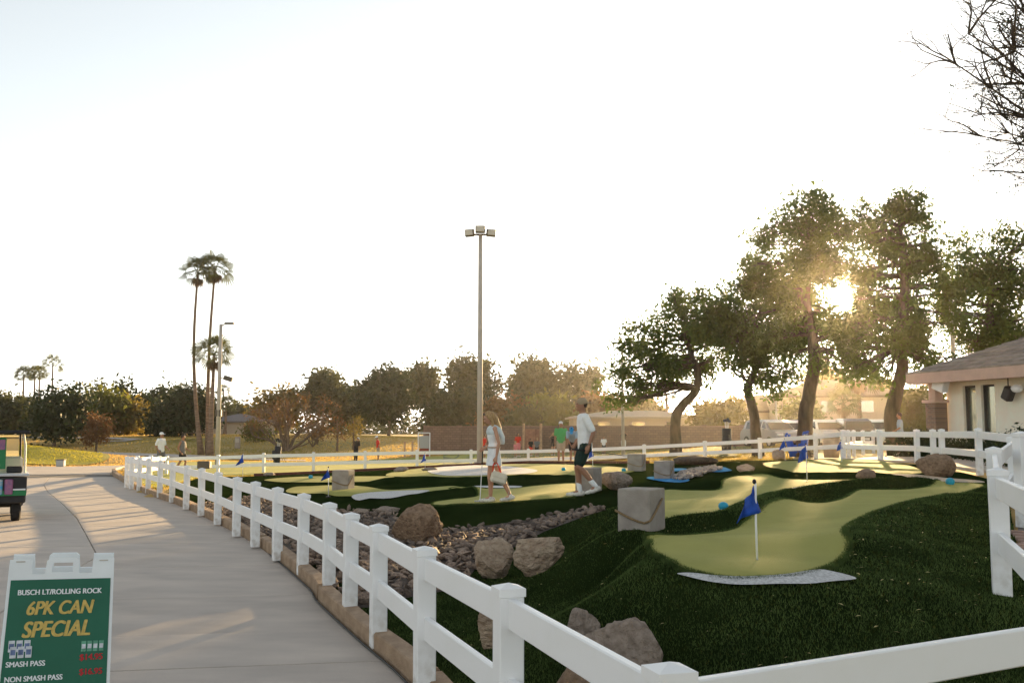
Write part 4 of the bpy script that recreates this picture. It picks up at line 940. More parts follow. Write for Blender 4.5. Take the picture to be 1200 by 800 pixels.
# ---- palms
def palm(label, px, Y, top_y, lean, tr, fl, nf, seed, curve=0., dead=True, foot=None, group='fan palms'):
    x = (px - 600) / FPX * Y; z = h1(x, Y) - .1; r = random.Random(seed); t = empty('palm_tree', (x, Y, z), 0, label, 'palm', group); top = P(px + lean, top_y, Y) - Vector((x, Y, z)); h = top.z
    pts = [(top.x * (k / 10) + curve * math.sin(math.pi * k / 10), 0, h * k / 10) for k in range(11)]
    MB().tube(pts, [tr * (1.5 if k == 0 else 1.15 if k == 1 else 1 - .055 * k) for k in range(11)], 9).build('trunk', M_ptrunk, t, True)
    V = []; F = []
    def frond(d, L, mb_v, mb_f, droop):
        d = d.normalized(); side = d.cross(Vector((0, 0, 1))); side = side.normalized() if side.length > .01 else Vector((1, 0, 0)); up = side.cross(d); rl_ = r.uniform(-1.1, 1.1); side, up = side * math.cos(rl_) + up * math.sin(rl_), up * math.cos(rl_) - side * math.sin(rl_)
        p0 = Vector(top); pe = p0 + d * L * .5; n = len(mb_v); w = .02 * L
        mb_v += [p0 - side * w, p0 + side * w, pe + side * w * .6, pe - side * w * .6]; mb_f.append((n, n + 1, n + 2, n + 3))
        for k in range(11):
            a = (k - 5) / 5 * 1.25; bl = L * .62 * (1 - .25 * abs(a)); dd = (d * math.cos(a) + side * math.sin(a)).normalized(); e = pe + dd * bl * .6; tipp = pe + dd * bl + Vector((0, 0, -droop * bl)); s2 = (dd.cross(up)).normalized() * L * .03
            n = len(mb_v); mb_v += [pe.copy(), e - s2, tipp, e + s2]; mb_f.append((n, n + 1, n + 2, n + 3))
    for k in range(nf):
        a = 2.4 * k; el = -.55 + 1.9 * (k / nf); d = Vector((math.cos(a) * math.cos(el), math.sin(a) * math.cos(el), math.sin(el))); frond(d, fl * r.uniform(.85, 1.1), V, F, .18 + .2 * r.random())
    MB().add(V, F).build('crown', L_palm, t)
    if dead:
        V = []; F = []
        for k in range(16):
            a = 2.4 * k; el = -1.0 - .35 * r.random(); frond(Vector((math.cos(a) * math.cos(el), math.sin(a) * math.cos(el), math.sin(el))), fl * .62, V, F, .3)
        MB().add(V, F).build('dead_fronds', L_dead, t)
    return t
palm('tall slim palm, the left of two touching crowns above the lamp post', 238, 88, 320, -6, .2, 1.85, 30, 1, -.5)
palm('tall slim palm, the right of two touching crowns above the lamp post', 246, 89, 316, 6, .2, 1.9, 30, 2, -.25)
palm('shorter palm with brown skirt growing between the two tall trunks', 248, 87, 416, 3, .26, 2.1, 30, 3, 0)
for px, Y, ty, L, lab in ((28, 170, 440, 2.0, 'far palm, leftmost of the distant row beyond the dark tree'), (41, 172, 438, 1.8, 'far palm, second of the distant row beyond the dark tree'), (46.5, 176, 438, 1.8, 'far palm, third of the distant row beyond the dark tree'), (62, 165, 427, 2.0, 'far palm, the tallest of the distant row'), (215, 185, 456, 1.5, 'tiny far palm left of the dense dark tree'), (262, 175, 458, 1.5, 'tiny far palm seen right of the lamp post'), (265, 150, 474, 1.8, 'small far palm in the dip right of the lamp post'),
                          (781, 120, 462, 1.7, 'hazy palm behind the leaning shade tree'), (1006, 95, 442, 2.3, 'backlit palm beside the far house'), (988, 80, 472, 1.6, 'short palm in front of the far house')):
    palm(lab, px, Y, ty, 0, .25 if Y > 140 else .3, L, 26, int(px), 0, px > 900, group='distant palms')
# ------------------------------------------------------------------ masonry wall, houses, clubhouse
M_wall = mat('block_wall', (.26, .165, .12), .95, scale=1.2, col2=(.19, .12, .09), bump=.5, bscale=14, stretch=(1, 1, 3))
def brick_nodes(m, c1, c2, mortar, scale, w, h):
    N = m.node_tree.nodes; L = m.node_tree.links; b = N['Principled BSDF']; tc = N.new('ShaderNodeTexCoord'); mp = N.new('ShaderNodeMapping'); mp.inputs['Rotation'].default_value = (R(90), 0, 0)
    br = N.new('ShaderNodeTexBrick'); br.inputs['Color1'].default_value = (*c1, 1); br.inputs['Color2'].default_value = (*c2, 1); br.inputs['Mortar'].default_value = (*mortar, 1)
    br.inputs['Scale'].default_value = scale; br.inputs['Brick Width'].default_value = w; br.inputs['Row Height'].default_value = h; br.inputs['Mortar Size'].default_value = .012
    L.new(tc.outputs['Object'], mp.inputs[0]); L.new(mp.outputs[0], br.inputs[0]); L.new(br.outputs[0], b.inputs['Base Color']); return m
M_bw = brick_nodes(mat('block_courses', (.25, .16, .12), .95), (.26, .165, .12), (.205, .13, .095), (.12, .08, .06), 1., .4, .2)
wa, wb_ = Vector((*pxY(500, 86), 0)), Vector((*pxY(868, 80), 0))
L_ = (wb_ - wa).length; ang = math.atan2((wb_ - wa).y, (wb_ - wa).x)
w = empty('block_wall', (wa.x, wa.y, .0), ang, 'long brown concrete block wall behind the lawn', 'wall')
npan = 9
for i in range(npan):
    MB().box((L_ * (i + .5) / npan, 0, .95), (L_ / npan - .02, .2, 2.3)).build('panel', M_bw, w)
    MB().box((L_ * (i + .5) / npan, 0, 2.13), (L_ / npan - .012, .26, .07)).build('coping', M_wall, w)
for i in range(npan + 1): MB().box((L_ * i / npan, 0, 1.0), (.42, .42, 2.45)).build('pilaster', M_bw, w)
M_wood = mat('pale_wood', (.42, .27, .17), .9, var=.2, scale=6)
g_ = empty('wall_gate', (*pxY(624, 82), .05), ang, 'reddish wooden gate between pale posts in the block wall', 'gate')
for s in (-1, 1): MB().box((s * .72, -.1, 1.15), (.16, .2, 2.3)).build('post', M_wood, g_)
for k in range(6): MB().box((-.5 + k * .2, -.05, .95), (.19, .05, 1.8)).build('plank', mat('red_wood', (.27, .13, .085), .9, var=.2, scale=5, rnd=.15), g_)
# electrical cabinet
t = empty('utility_cabinet', (*pxY(494, 80), h1(*pxY(494, 80))), 0, 'grey utility cabinet inside a white pipe frame at the wall end', 'cabinet')
MB().bbox((.25, 0, 1.15), (.75, .5, 1.0), .03).build('body', mat('cab_grey', (.35, .35, .33), .6), t); MB().bbox((.25, 0, .33), (.7, .5, .62), .03).build('base', mat('cab_red', (.22, .05, .035), .7), t)
for s in (-.2, .72): MB().tube([(s, -.3, 0), (s, -.3, 1.9)], .04, 8).build('pipe', M_white, t)
MB().tube([(-.2, -.3, 1.88), (.72, -.3, 1.88)], .04, 8).build('pipe', M_white, t)
M_tile = mat('roof_tile', (.27, .225, .19), .85, scale=3, col2=(.18, .15, .125), bump=.4, bscale=20, rnd=.12)
M_stucco = mat('stucco', (.80, .72, .61), .95, scale=3, col2=(.75, .67, .56), bump=.35, bscale=60)
M_trim = mat('trim', (.46, .33, .27), .8, var=.06, scale=3)
M_glass = mat('window_glass', (.42, .42, .34), .05, spec=.8, metal=.75); 
M_frame = mat('dark_frame', (.05, .04, .035), .5)
def house(name, label, px, Y, wid, dep, wall_h, roof_h, rz, wcol, rcol, wins, two=False, zoff=0.):
    x = (px - 600) / FPX * Y; t = empty(name, (x, Y, h1(x, Y) - .1 + zoff), rz, label, 'house')
    MB().box((0, 0, wall_h / 2), (wid, dep, wall_h)).build('wall', wcol, t); o = .5
    a, b = wid / 2 + o, dep / 2 + o; rl = max(.1, a - b)
    v = [(-a, -b, wall_h), (a, -b, wall_h), (a, b, wall_h), (-a, b, wall_h), (-rl, 0, wall_h + roof_h), (rl, 0, wall_h + roof_h)]
    v2 = [(p[0], p[1], p[2] - .22) for p in v[:4]]
    MB().add(v + v2, [(0, 1, 5, 4), (1, 2, 5), (2, 3, 4, 5), (3, 0, 4), (6, 7, 1, 0), (7, 8, 2, 1), (8, 9, 3, 2), (9, 6, 0, 3), (9, 8, 7, 6)]).build('roof', rcol, t)
    for (wx, wz, ww, wh) in wins:
        f = MB().box((wx, -dep / 2 - .02, wz), (ww + .16, .08, wh + .16)).build('window', M_trim, t); MB().box((wx, -dep / 2 - .06, wz), (ww, .04, wh)).build('pane', M_glass, f)
    return t
M_st2 = mat('far_stucco', (.45, .36, .27), .95, var=.06); M_rf2 = mat('far_roof', (.2, .15, .12), .9, var=.1, scale=2)
house('two_storey_house', 'two-storey beige house with brown hip roof beyond the car park', 985, 112, 15, 9, 5.1, 1.9, R(-6), M_st2, M_rf2, [(-5.5, 3.9, 1.6, 1.2), (-2.5, 3.9, 1.2, 1.2), (1.5, 3.9, 1.8, 1.2), (5, 3.9, 1.5, 1.2), (-5.2, 1.3, 1.8, 1.4), (-1.5, 1.2, 1.0, 2.0), (3, 1.3, 2.2, 1.4)])
house('far_house', 'pale gabled house in haze behind the forked shade tree', 890, 120, 9, 8, 3.6, 2.0, R(15), M_st2, M_rf2, [(-2, 1.7, 1.3, 1.2), (2, 1.7, 1.3, 1.2)])
house('far_house', 'low beige house showing its flat roof over the block wall', 742, 120, 15, 9, 2.7, .8, 0, mat('far_cream', (.5, .38, .25), .95), M_st2, [(-4, 1.5, 1.5, 1.2), (0, 1.5, 1.5, 1.2), (4, 1.5, 1.5, 1.2)], zoff=.2)
house('far_house', 'grey-roofed house in the dip right of the palms', 283, 160, 9, 8, 2.0, 1.2, 0, M_st2, mat('grey_roof', (.16, .14, .14), .9), [(-3, 1.4, 1.6, 1.2), (3, 1.4, 1.6, 1.2)], zoff=.2)
house('far_house', 'pale house under the golden tree across the park', 186, 155, 13, 8, 2.6, 1.3, 0, M_st2, mat('grey_roof', (.16, .14, .14), .9), [(-4, 1.4, 1.4, 1.1), (0, 1.4, 1.4, 1.1), (4, 1.4, 1.4, 1.1)])
house('far_house', 'small shed-like house with domed pale roof beyond the sapling', 127, 140, 8, 6, 2.4, 1.5, 0, M_st2, mat('grey_roof', (.16, .14, .14), .9), [(-2, 1.3, 1.2, 1.0), (2, 1.3, 1.2, 1.0)])
# clubhouse: the wall runs from its far corner A towards the camera's right
A = Vector((15.05, 34.4, 0)); Dw = Vector((1.6, -5.2, 0)).normalized(); Nw = Vector((Dw.y, -Dw.x, 0)); gz = .75
if Nw.x > 0: Nw = -Nw
ca = math.atan2(Dw.y, Dw.x)
cl = empty('clubhouse', (A.x, A.y, gz), ca, 'beige stucco clubhouse with grey tiled hip roof and tall windows', 'building')
EV = 2.72; WL = 17.   # local x along wall, local +y away from the visible side? visible side is at local -y or +y
sg = -1 if (Matrix.Rotation(ca, 3, 'Z') @ Vector((0, -1, 0))).dot(Nw) > 0 else 1     # visible side sign
def lb(x, y, z): return (x, y * sg, z)
wins = [(1.0, .58), (1.83, .6)]; wz0, wz1 = .35, 2.45
xs = [0] + [q for (c, ww) in wins for q in (c - ww / 2, c + ww / 2)] + [WL]
for i in range(0, len(xs), 2): MB().box(lb((xs[i] + xs[i + 1]) / 2, -.15, EV / 2), (xs[i + 1] - xs[i], .3, EV)).build('wall', M_stucco, cl)
for (c, ww) in wins:
    MB().box(lb(c, -.15, wz0 / 2), (ww, .3, wz0)).build('wall', M_stucco, cl); MB().box(lb(c, -.15, (wz1 + EV) / 2), (ww, .3, EV - wz1)).build('wall', M_stucco, cl)
    f = MB(); 
    for s in (-1, 1): f.box(lb(c + s * (ww / 2 - .03), -.16, (wz0 + wz1) / 2), (.06, .12, wz1 - wz0))
    f.box(lb(c, -.16, wz0 + .03), (ww - .12, .12, .06)); f.box(lb(c, -.16, wz1 - .03), (ww - .12, .12, .06)); fo = f.build('window', M_frame, cl)
    MB().box(lb(c, -.19, (wz0 + wz1) / 2), (ww - .1, .02, wz1 - wz0 - .1)).build('pane', M_glass, fo)
MB().box(lb(-.15, -5.2, EV / 2), (.3, 10, EV)).build('wall', M_stucco, cl); MB().box(lb(WL / 2, -10.3, EV / 2), (WL, .3, EV)).build('wall', M_stucco, cl); MB().box(lb(WL, -5.2, EV / 2), (.3, 10, EV)).build('wall', M_stucco, cl)
OH = .95
e0, e1, s0, s1 = -OH, WL + OH, OH, -10.4 - OH; fh = .36; rise = .42
MB().box(lb((e0 + e1) / 2, s0 - .06, EV + .02), (e1 - e0, .12, fh)).build('fascia', M_trim, cl); MB().box(lb(e0 + .06, (s0 + s1) / 2, EV + .02), (.12, s0 - s1 - .26, fh)).build('fascia', M_trim, cl)
MB().box(lb((e0 + e1) / 2, (s0 + s1) / 2, EV - .1), (e1 - e0 - .26, s0 - s1 - .26, .05)).build('soffit', M_trim, cl)
half = (s0 - s1) / 2; ridge = half * rise; zt = EV + .21
ro = empty('roof'); ro.parent = cl
nc = 17
for k in range(nc):       # overlapping tile courses, visible slope and hip end
    u0, u1 = k / nc, min(1.0, (k + 1.12) / nc); lift = .035
    def ring(u): return (e0 + half * u, s0 - half * u, zt + ridge * u)
    x0, y0, z0_ = ring(u0); x1, y1, z1_ = ring(u1)
    for side in ('front', 'hip', 'back'):
        if side == 'front': q = [lb(x0, y0, z0_ + lift), lb(e1, y0, z0_ + lift), lb(e1, y1, z1_), lb(x1, y1, z1_)]
        elif side == 'hip': q = [lb(x0, y0, z0_ + lift), lb(x1, y1, z1_), lb(x1, 2 * (s0 - half) - y1, z1_), lb(x0, 2 * (s0 - half) - y0, z0_ + lift)]
        else: q = [lb(x0, 2 * (s0 - half) - y0, z0_ + lift), lb(x1, 2 * (s0 - half) - y1, z1_), lb(e1, 2 * (s0 - half) - y1, z1_), lb(e1, 2 * (s0 - half) - y0, z0_ + lift)]
        lo = [(p[0], p[1], p[2] - .05) for p in q]
        MB().add(q + lo, [(0, 1, 2, 3), (7, 6, 5, 4), (0, 1, 5, 4), (1, 2, 6, 5), (2, 3, 7, 6), (3, 0, 4, 7)]).build('tile_course', M_tile, ro)
M_brk = brick_nodes(mat('column_brick', (.2, .12, .09), .95), (.24, .135, .095), (.13, .085, .07), (.2, .17, .14), 1., .2, .07)
MB().bbox(lb(-.28, .28, .95), (.5, .5, 1.9), .02).build('column', M_brk, cl); MB().bbox(lb(-.28, .28, 1.95), (.66, .66, .1), .02).build('column_cap', M_trim, cl); MB().bbox(lb(-.28, .28, 2.3), (.34, .34, .62), .02).build('column_neck', M_trim, cl)
fx = empty('floodlight', (A + Dw * .3 + Nw * .55).to_tuple()[:2] + (gz + 2.62,), ca, 'white box floodlight under the corner of the clubhouse eave', 'floodlight')
MB().bbox((0, 0, -.12), (.55, .28, .42), .03, M=Matrix.Rotation(.35, 4, 'Y')).build('housing', M_white, fx); MB().box((0, 0, .12), (.08, .08, .1)).build('bracket', M_frame, fx)
wl_ = A + Dw * 3.05 + Nw * .32
sc_ = empty('wall_lamp', (wl_.x, wl_.y, gz + 2.3), ca, 'dark speaker-like lamp hanging under the clubhouse eave', 'wall lamp')
MB().tube([(0, 0, .33), (0, 0, .0)], .02, 6).build('rod', M_frame, sc_); MB().bbox((0, 0, -.2), (.34, .28, .44), .05, M=Matrix.Rotation(.5, 4, 'Y')).build('housing', M_frame, sc_); MB().ell((.35, 0, -.05), (.22, .14, .13)).build('white_speaker', M_white, sc_, True)
# hedges by the clubhouse
def hedge(label, cs, n, size, seed, lm):
    t = empty('hedge', cs[0][:2] + (h1(*cs[0][:2]),), 0, label, 'hedge'); b = Vector(t.location)
    V, F = leaves([(c[0] - b.x, c[1] - b.y, c[2] - b.z, c[3]) for c in cs], n, size, seed); link('foliage', npmesh('foliage', V, F), lm, t)
    mb = MB()
    for c in cs: mb.tube([(c[0] - b.x, c[1] - b.y, 0), (c[0] - b.x, c[1] - b.y, c[2] - b.z)], .03, 5)
    mb.build('stems', M_bark, t); return t
hedge('dark clipped hedge along the clubhouse wall behind the fence', [((px - 600) / FPX * Y, Y, 1.0 + .06 * (k % 2), .5) for k, (px, Y) in enumerate(((1105, 31), (1118, 30), (1132, 29), (1146, 28), (1160, 27), (1172, 26.3)))], 9000, .05, 5, L_dark)
hedge('dark domed shrub under the wall lamp by the clubhouse', [((px - 600) / FPX * Y, Y, z, r_) for px, Y, z, r_ in ((1182, 24, .9, .6), (1196, 23.5, 1.15, .62), (1212, 23, 1.1, .75), (1172, 24.3, .85, .45))], 7000, .05, 6, L_dark)
hedge('square dark hedge behind the right fence by the apron', [((px - 600) / FPX * 33, 33, 1.1, .6) for px in (1062, 1072, 1080, 1088)], 5000, .05, 7, L_dark)
# ------------------------------------------------------------------ lamp posts and floodlight masts
M_pole = mat('galvanised', (.42, .38, .33), .6, var=.08, scale=3)
M_lamp = mat('lamp_body', (.10, .085, .07), .6); M_lens = mat('lamp_lens', (.5, .46, .38), .3)
def mast(px, Y, ytop, r0, label, heads, base=True, cat='floodlight mast', name='floodlight_mast'):
    x = (px - 600) / FPX * Y; z = h1(x, Y); h = P(px, ytop, Y).z - z; t = empty(name, (x, Y, z), 0, label, cat)
    MB().tube([(0, 0, -.1), (0, 0, h * .5), (0, 0, h)], [r0, r0 * .85, r0 * .68], 12).build('pole', M_pole, t, True)
    if base: MB().tube([(0, 0, -.05), (0, 0, .18)], [r0 * 1.9, r0 * 1.9], 12).build('base', M_cube, t)
    for k in heads: k(t, h)
    return t
def flood3(t, h):
    for s, rz in ((-1, .25), (0, 0), (1, -.25)):
        hb = MB(); hb.bbox((s * .47, (-.05 if s else -.25), h + (.06 if s else .18)), (.42, .3, .3), .03, M=Matrix.Rotation(s * .08, 4, 'Y')); o = hb.build('lamp_head', M_lamp, t)
        MB().bbox((s * .5, (-.22 if s else -.415), h + (.06 if s else .18)), (.34, .05, .25), .01, M=Matrix.Rotation(s * .08, 4, 'Y')).build('lens', M_lens, o)
    MB().tube([(-.45, 0, h + .0), (.45, 0, h + .0)], .045, 8).build('crossarm', M_lamp, t)
mast(562.5, 43, 275, .13, 'very tall floodlight mast with three lamp heads behind the woman', [flood3])
def shoebox(t, h):
    for s in (-1, 1): MB().bbox((s * .35, 0, h + .02), (.5, .3, .1), .02).build('lamp_head', M_lamp, t)
mast(729.5, 58, 402, .1, 'slim lamp mast with twin flat heads before the block wall', [shoebox], name='lamp_post', cat='lamp post')
def cobra(t, h):
    MB().tube([(0, 0, h - .1), (.25, 0, h + .04), (.5, 0, h + .02)], .035, 6).build('arm', M_pole, t); MB().bbox((.45, 0, h + .05), (.5, .25, .1), .03).build('lamp_head', M_lamp, t)
    MB().bbox((.45, 0, h * .62), (.45, .25, .25), .03, M=Matrix.Rotation(.3, 4, 'Y')).build('floodlight', M_lamp, t); MB().tube([(0, 0, h * .63), (.35, 0, h * .62)], .03, 6).build('arm', M_pole, t); MB().bbox((0, 0, h * .38), (.3, .22, .35), .02).build('meter_box', M_lamp, t)
mast(257, 52, 380, .13, 'grey lamp post with a side floodlight in front of the palms', [cobra], name='lamp_post', cat='lamp post')
mast(1118.5, 44, 342, .12, 'plain steel pole rising behind the clubhouse roof', [], name='steel_pole', cat='pole')
def tee_pole(t, h): MB().box((.15, 0, h - .05), (.9, .25, .1)).build('lamp_head', M_lamp, t)
mast(909, 88, 466, .1, 'small car park lamp post between shade tree trunks', [tee_pole], name='lamp_post', cat='lamp post')
# ------------------------------------------------------------------ parked cars
M_tyre = mat('tyre', (.02, .02, .02), .9); M_rim = mat('rim', (.4, .4, .4), .4, metal=.8); M_cg = mat('car_glass', (.02, .025, .03), .05, spec=.8); M_hl = mat('headlamp', (.7, .7, .7), .1); M_tl = mat('taillamp', (.35, .01, .01), .2)
def car(px, Y, rz, paint, label):
    x = (px - 600) / FPX * Y; t = empty('parked_car', (x, Y, h1(x, Y)), rz, label, 'car', 'cars parked beyond the back fence')
    prof = [(-2.3, .35), (-2.32, .75), (-2.2, 1.02), (-1.95, 1.12), (-1.75, 1.62), (-1.3, 1.72), (.3, 1.70), (.75, 1.55), (1.3, 1.08), (2.15, .95), (2.32, .72), (2.32, .38), (1.8, .28), (-1.8, .28)]
    n = len(prof); V = []
    for yy, k in ((-.93, 0), (-.93, 1), (.93, 1), (.93, 0)): pass
    for s in (-.92, -.86, .86, .92):
        for (a, b) in prof:
            ins = .18 * max(0, (b - 1.05) / .65); sc = .97 if abs(s) > .9 else 1.0
            V.append((a * sc, s - math.copysign(ins, s), .95 + (b - .95) * sc))
    F = [tuple(range(n))[::-1], tuple(range(3 * n, 4 * n))]
    for q in range(3): F += [(q * n + i, q * n + (i + 1) % n, (q + 1) * n + (i + 1) % n, (q + 1) * n + i) for i in range(n)]
    MB().add(V, F).build('body', paint, t)
    for s in (-1, 1):
        for (a0, a1) in ((-1.55, -.55), (-.48, .35), (.42, .95)):
            z0_, z1_ = 1.12, 1.56; f = lambda z: s * (.925 - .18 * (z - 1.05) / .65)
            MB().add([(a0, f(z0_), z0_), (a1 + (.15 if a1 > .9 else 0), f(z0_), z0_), (a1 - (.25 if a1 > .9 else 0), f(z1_), z1_), (a0 + .05, f(z1_), z1_)], [(0, 1, 2, 3)]).build('side_window', M_cg, t)
        for a in (-1.4, 1.42):
            wv = MB().tube([(a, s * .72, .34), (a, s * .94, .34)], .34, 18).build('wheel', M_tyre, t); MB().tube([(a, s * .9, .34), (a, s * .95, .34)], .2, 12).build('rim', M_rim, wv)
        MB().bbox((2.27, s * .66, .78), (.14, .38, .16), .03).build('headlight', M_hl, t); MB().bbox((-2.27, s * .74, .9), (.14, .2, .3), .03).build('taillight', M_tl, t)
        MB().bbox((.85, s * 1.02, 1.12), (.12, .18, .13), .03).build('mirror', paint, t)
    MB().add([(.86, -.7, 1.52), (.86, .7, 1.52), (1.36, .82, 1.09), (1.36, -.82, 1.09)], [(0, 1, 2, 3)]).build('windscreen', M_cg, t); MB().add([(-1.84, -.7, 1.58), (-1.84, .7, 1.58), (-2.02, .82, 1.16), (-2.02, -.82, 1.16)], [(0, 1, 2, 3)]).build('rear_window', M_cg, t)
    MB().bbox((2.33, 0, .5), (.04, .5, .12), .01).build('number_plate', M_hl, t)
pw = mat('paint_white', (.75, .74, .72), .25, spec=.5); pk = mat('paint_silver', (.35, .35, .36), .25, spec=.5, metal=.4); pd = mat('paint_dark', (.05, .05, .06), .25, spec=.5)
car(902, 62, R(-75), pk, 'silver car parked beyond the back fence by the forked tree'); car(928, 63, R(-80), pw, 'white car parked left of the thick straight trunk'); car(963, 62, R(-85), pw, 'white car parked right of the thick straight trunk'); car(1000, 60, R(-95), pd, 'dark car parked behind the fence corner'); car(1028, 62, R(-95), pw, 'white car parked beside the leaning trunk')
# ------------------------------------------------------------------ small things on the lawns
def golfbag(px, Y, col, label, h=.9, rz=0., lean=.15):
    x = (px - 600) / FPX * Y; t = empty('golf_bag', (x, Y, h1(x, Y)), rz, label, 'golf bag'); k = h / .9
    MB().tube([(0, 0, .08 * k), (.02, 0, .3 * k), (lean * .6, 0, .8 * k)], [.15 * k, .16 * k, .15 * k], 12).build('body', col, t, True)
    MB().bbox((-.1 * k, -.05, .42 * k), (.16 * k, .2 * k, .4 * k), .04).build('pocket', col, t)
    for s in (-1, 1): MB().tube([(lean * .5, s * .06, .72 * k), (lean + .3 * k, s * .24 * k, 0)], .012, 6).build('leg', M_black, t)
    r = random.Random(px)
    for q in range(6):
        a = q * 1.05; e = (lean * .8 + .08 * math.cos(a) * k, .08 * math.sin(a) * k, (1.0 + .12 * r.random()) * k)
        c = MB().tube([(lean * .6 + .05 * math.cos(a), .05 * math.sin(a), .75 * k), e], .01, 5).build('club', M_rim, t); MB().ell(e, (.07 * k, .045 * k, .05 * k)).build('head_cover', col, c, True)
    return t
bd = mat('bag_dark', (.02, .022, .028), .7); bb = mat('bag_blue', (.02, .07, .35), .7)
golfbag(326, 62, bd, 'black golf bag standing on the sunny practice green', 1.25); golfbag(850, 48, bd, 'black stand golf bag behind the back fence left of the cars', 1.35, 1.)
golfbag(927, 40, bb, 'blue and black golf bag at the back fence beside the pale rock', .8, 2., .35); golfbag(939, 40, bb, 'blue golf bag standing before the back fence post', .85, -.5)
bx_ = pxY(972, 37.5); o = empty('trash_bin', (*bx_, h1(*bx_)), .3, 'squat tan litter bin inside the back fence', 'litter bin'); MB().tube([(0, 0, 0), (0, 0, .75)], [.27, .33], 16).build('body', mat('bin_tan', (.36, .29, .22), .9, var=.1), o, True); MB().tube([(0, 0, .755), (0, 0, .82)], [.35, .28], 16).build('lid', M_black, o)
for px, Y, lab in ((149, 47.8, 'small grey utility box on the verge at the far path bend'),):
    pass
ub = pxY(75, 54); o = empty('utility_box', (*ub, h1(*ub)), 0, 'small grey utility box at the foot of the grass mound', 'utility box'); MB().bbox((0, 0, .18), (.42, .3, .36), .03).build('body', mat('cab_grey', (.35, .35, .33), .6), o); MB().bbox((0, 0, .37), (.46, .34, .04), .01).build('lid', M_lamp, o)
ub = pxY(242, 40); o = empty('utility_box', (*ub, h1(*ub)), 0, 'dark square box on a post behind the path fence', 'utility box'); MB().bbox((0, 0, .45), (.5, .3, .3), .03).build('body', M_lamp, o); MB().box((0, 0, .14), (.1, .1, .32)).build('post', M_wood, o)
mk = pxY(280, 95); o = empty('tee_sign', (*mk, h1(*mk)), 0, 'small grey tee sign standing on the dry lawn right of the lamp post', 'sign'); MB().bbox((0, 0, .55), (.5, .2, 1.1), .04).build('body', mat('stone_grey', (.33, .28, .24), .9, var=.1), o); MB().bbox((0, -.11, .75), (.36, .02, .4), .005).build('plate', M_pole, o)
def table(px, Y, label):
    a = pxY(px, Y); t = empty('picnic_table', (*a, h1(*a)), .2, label, 'picnic table'); MB().bbox((0, 0, .75), (1.9, .75, .06), .01).build('table_top', M_bark2, t)
    for s in (-1, 1): MB().bbox((0, s * .75, .45), (1.9, .28, .05), .01).build('bench', M_bark2, t); MB().box((s * .7, 0, .38), (.08, 1.2, .7)).build('leg', M_bark2, t)
table(226, 106, 'dark picnic table under the dense dark tree by the palms')
# utility poles / stakes near the wall end
for px, lab in ((475, 'short brown stake left of the grey utility cabinet'), (484, 'short brown stake close beside the grey utility cabinet')):
    a = pxY(px, 80); o = empty('wood_stake', (*a, h1(*a)), 0, lab, 'stake'); MB().box((0, 0, .6), (.14, .14, 1.2)).build('post', M_wood, o); MB().box((0, 0, 1.22), (.2, .2, .05)).build('cap', M_wood, o)
# ------------------------------------------------------------------ people
SK = mat('skin', (.43, .235, .15), .55, var=.06, scale=12, spec=.3); SK2 = mat('skin_tan', (.30, .155, .095), .55, var=.06, scale=12)
def fab(n, c): return mat('cloth_' + n, c, .9, var=.08, scale=7, bump=.5, bscale=14)
F_white = fab('white', (.72, .74, .74)); F_blk = fab('black', (.015, .015, .017)); F_dgreen = fab('dark_green', (.012, .028, .022)); F_red = fab('red', (.55, .03, .02)); F_green = fab('green', (.10, .34, .12)); F_lblue = fab('light_blue', (.30, .38, .46)); F_grey = fab('grey', (.14, .14, .145)); F_khaki = fab('khaki', (.4, .33, .25)); F_pink = fab('pink', (.6, .2, .22)); F_blue = fab('blue', (.04, .28, .6)); F_pale = fab('pale_blue_grey', (.55, .60, .60))
H_blond = mat('hair_blond', (.44, .29, .13), .6, scale=30, col2=(.22, .13, .06), stretch=(3, 3, .4)); H_dark = mat('hair_dark', (.03, .018, .012), .6); F_cap = fab('cap_tan', (.32, .25, .16)); M_sole = mat('shoe_white', (.58, .56, .5), .7, var=.25, scale=18); M_eye = mat('eye', (.015, .01, .01), .2); M_lip = mat('lip', (.36, .13, .1), .5)
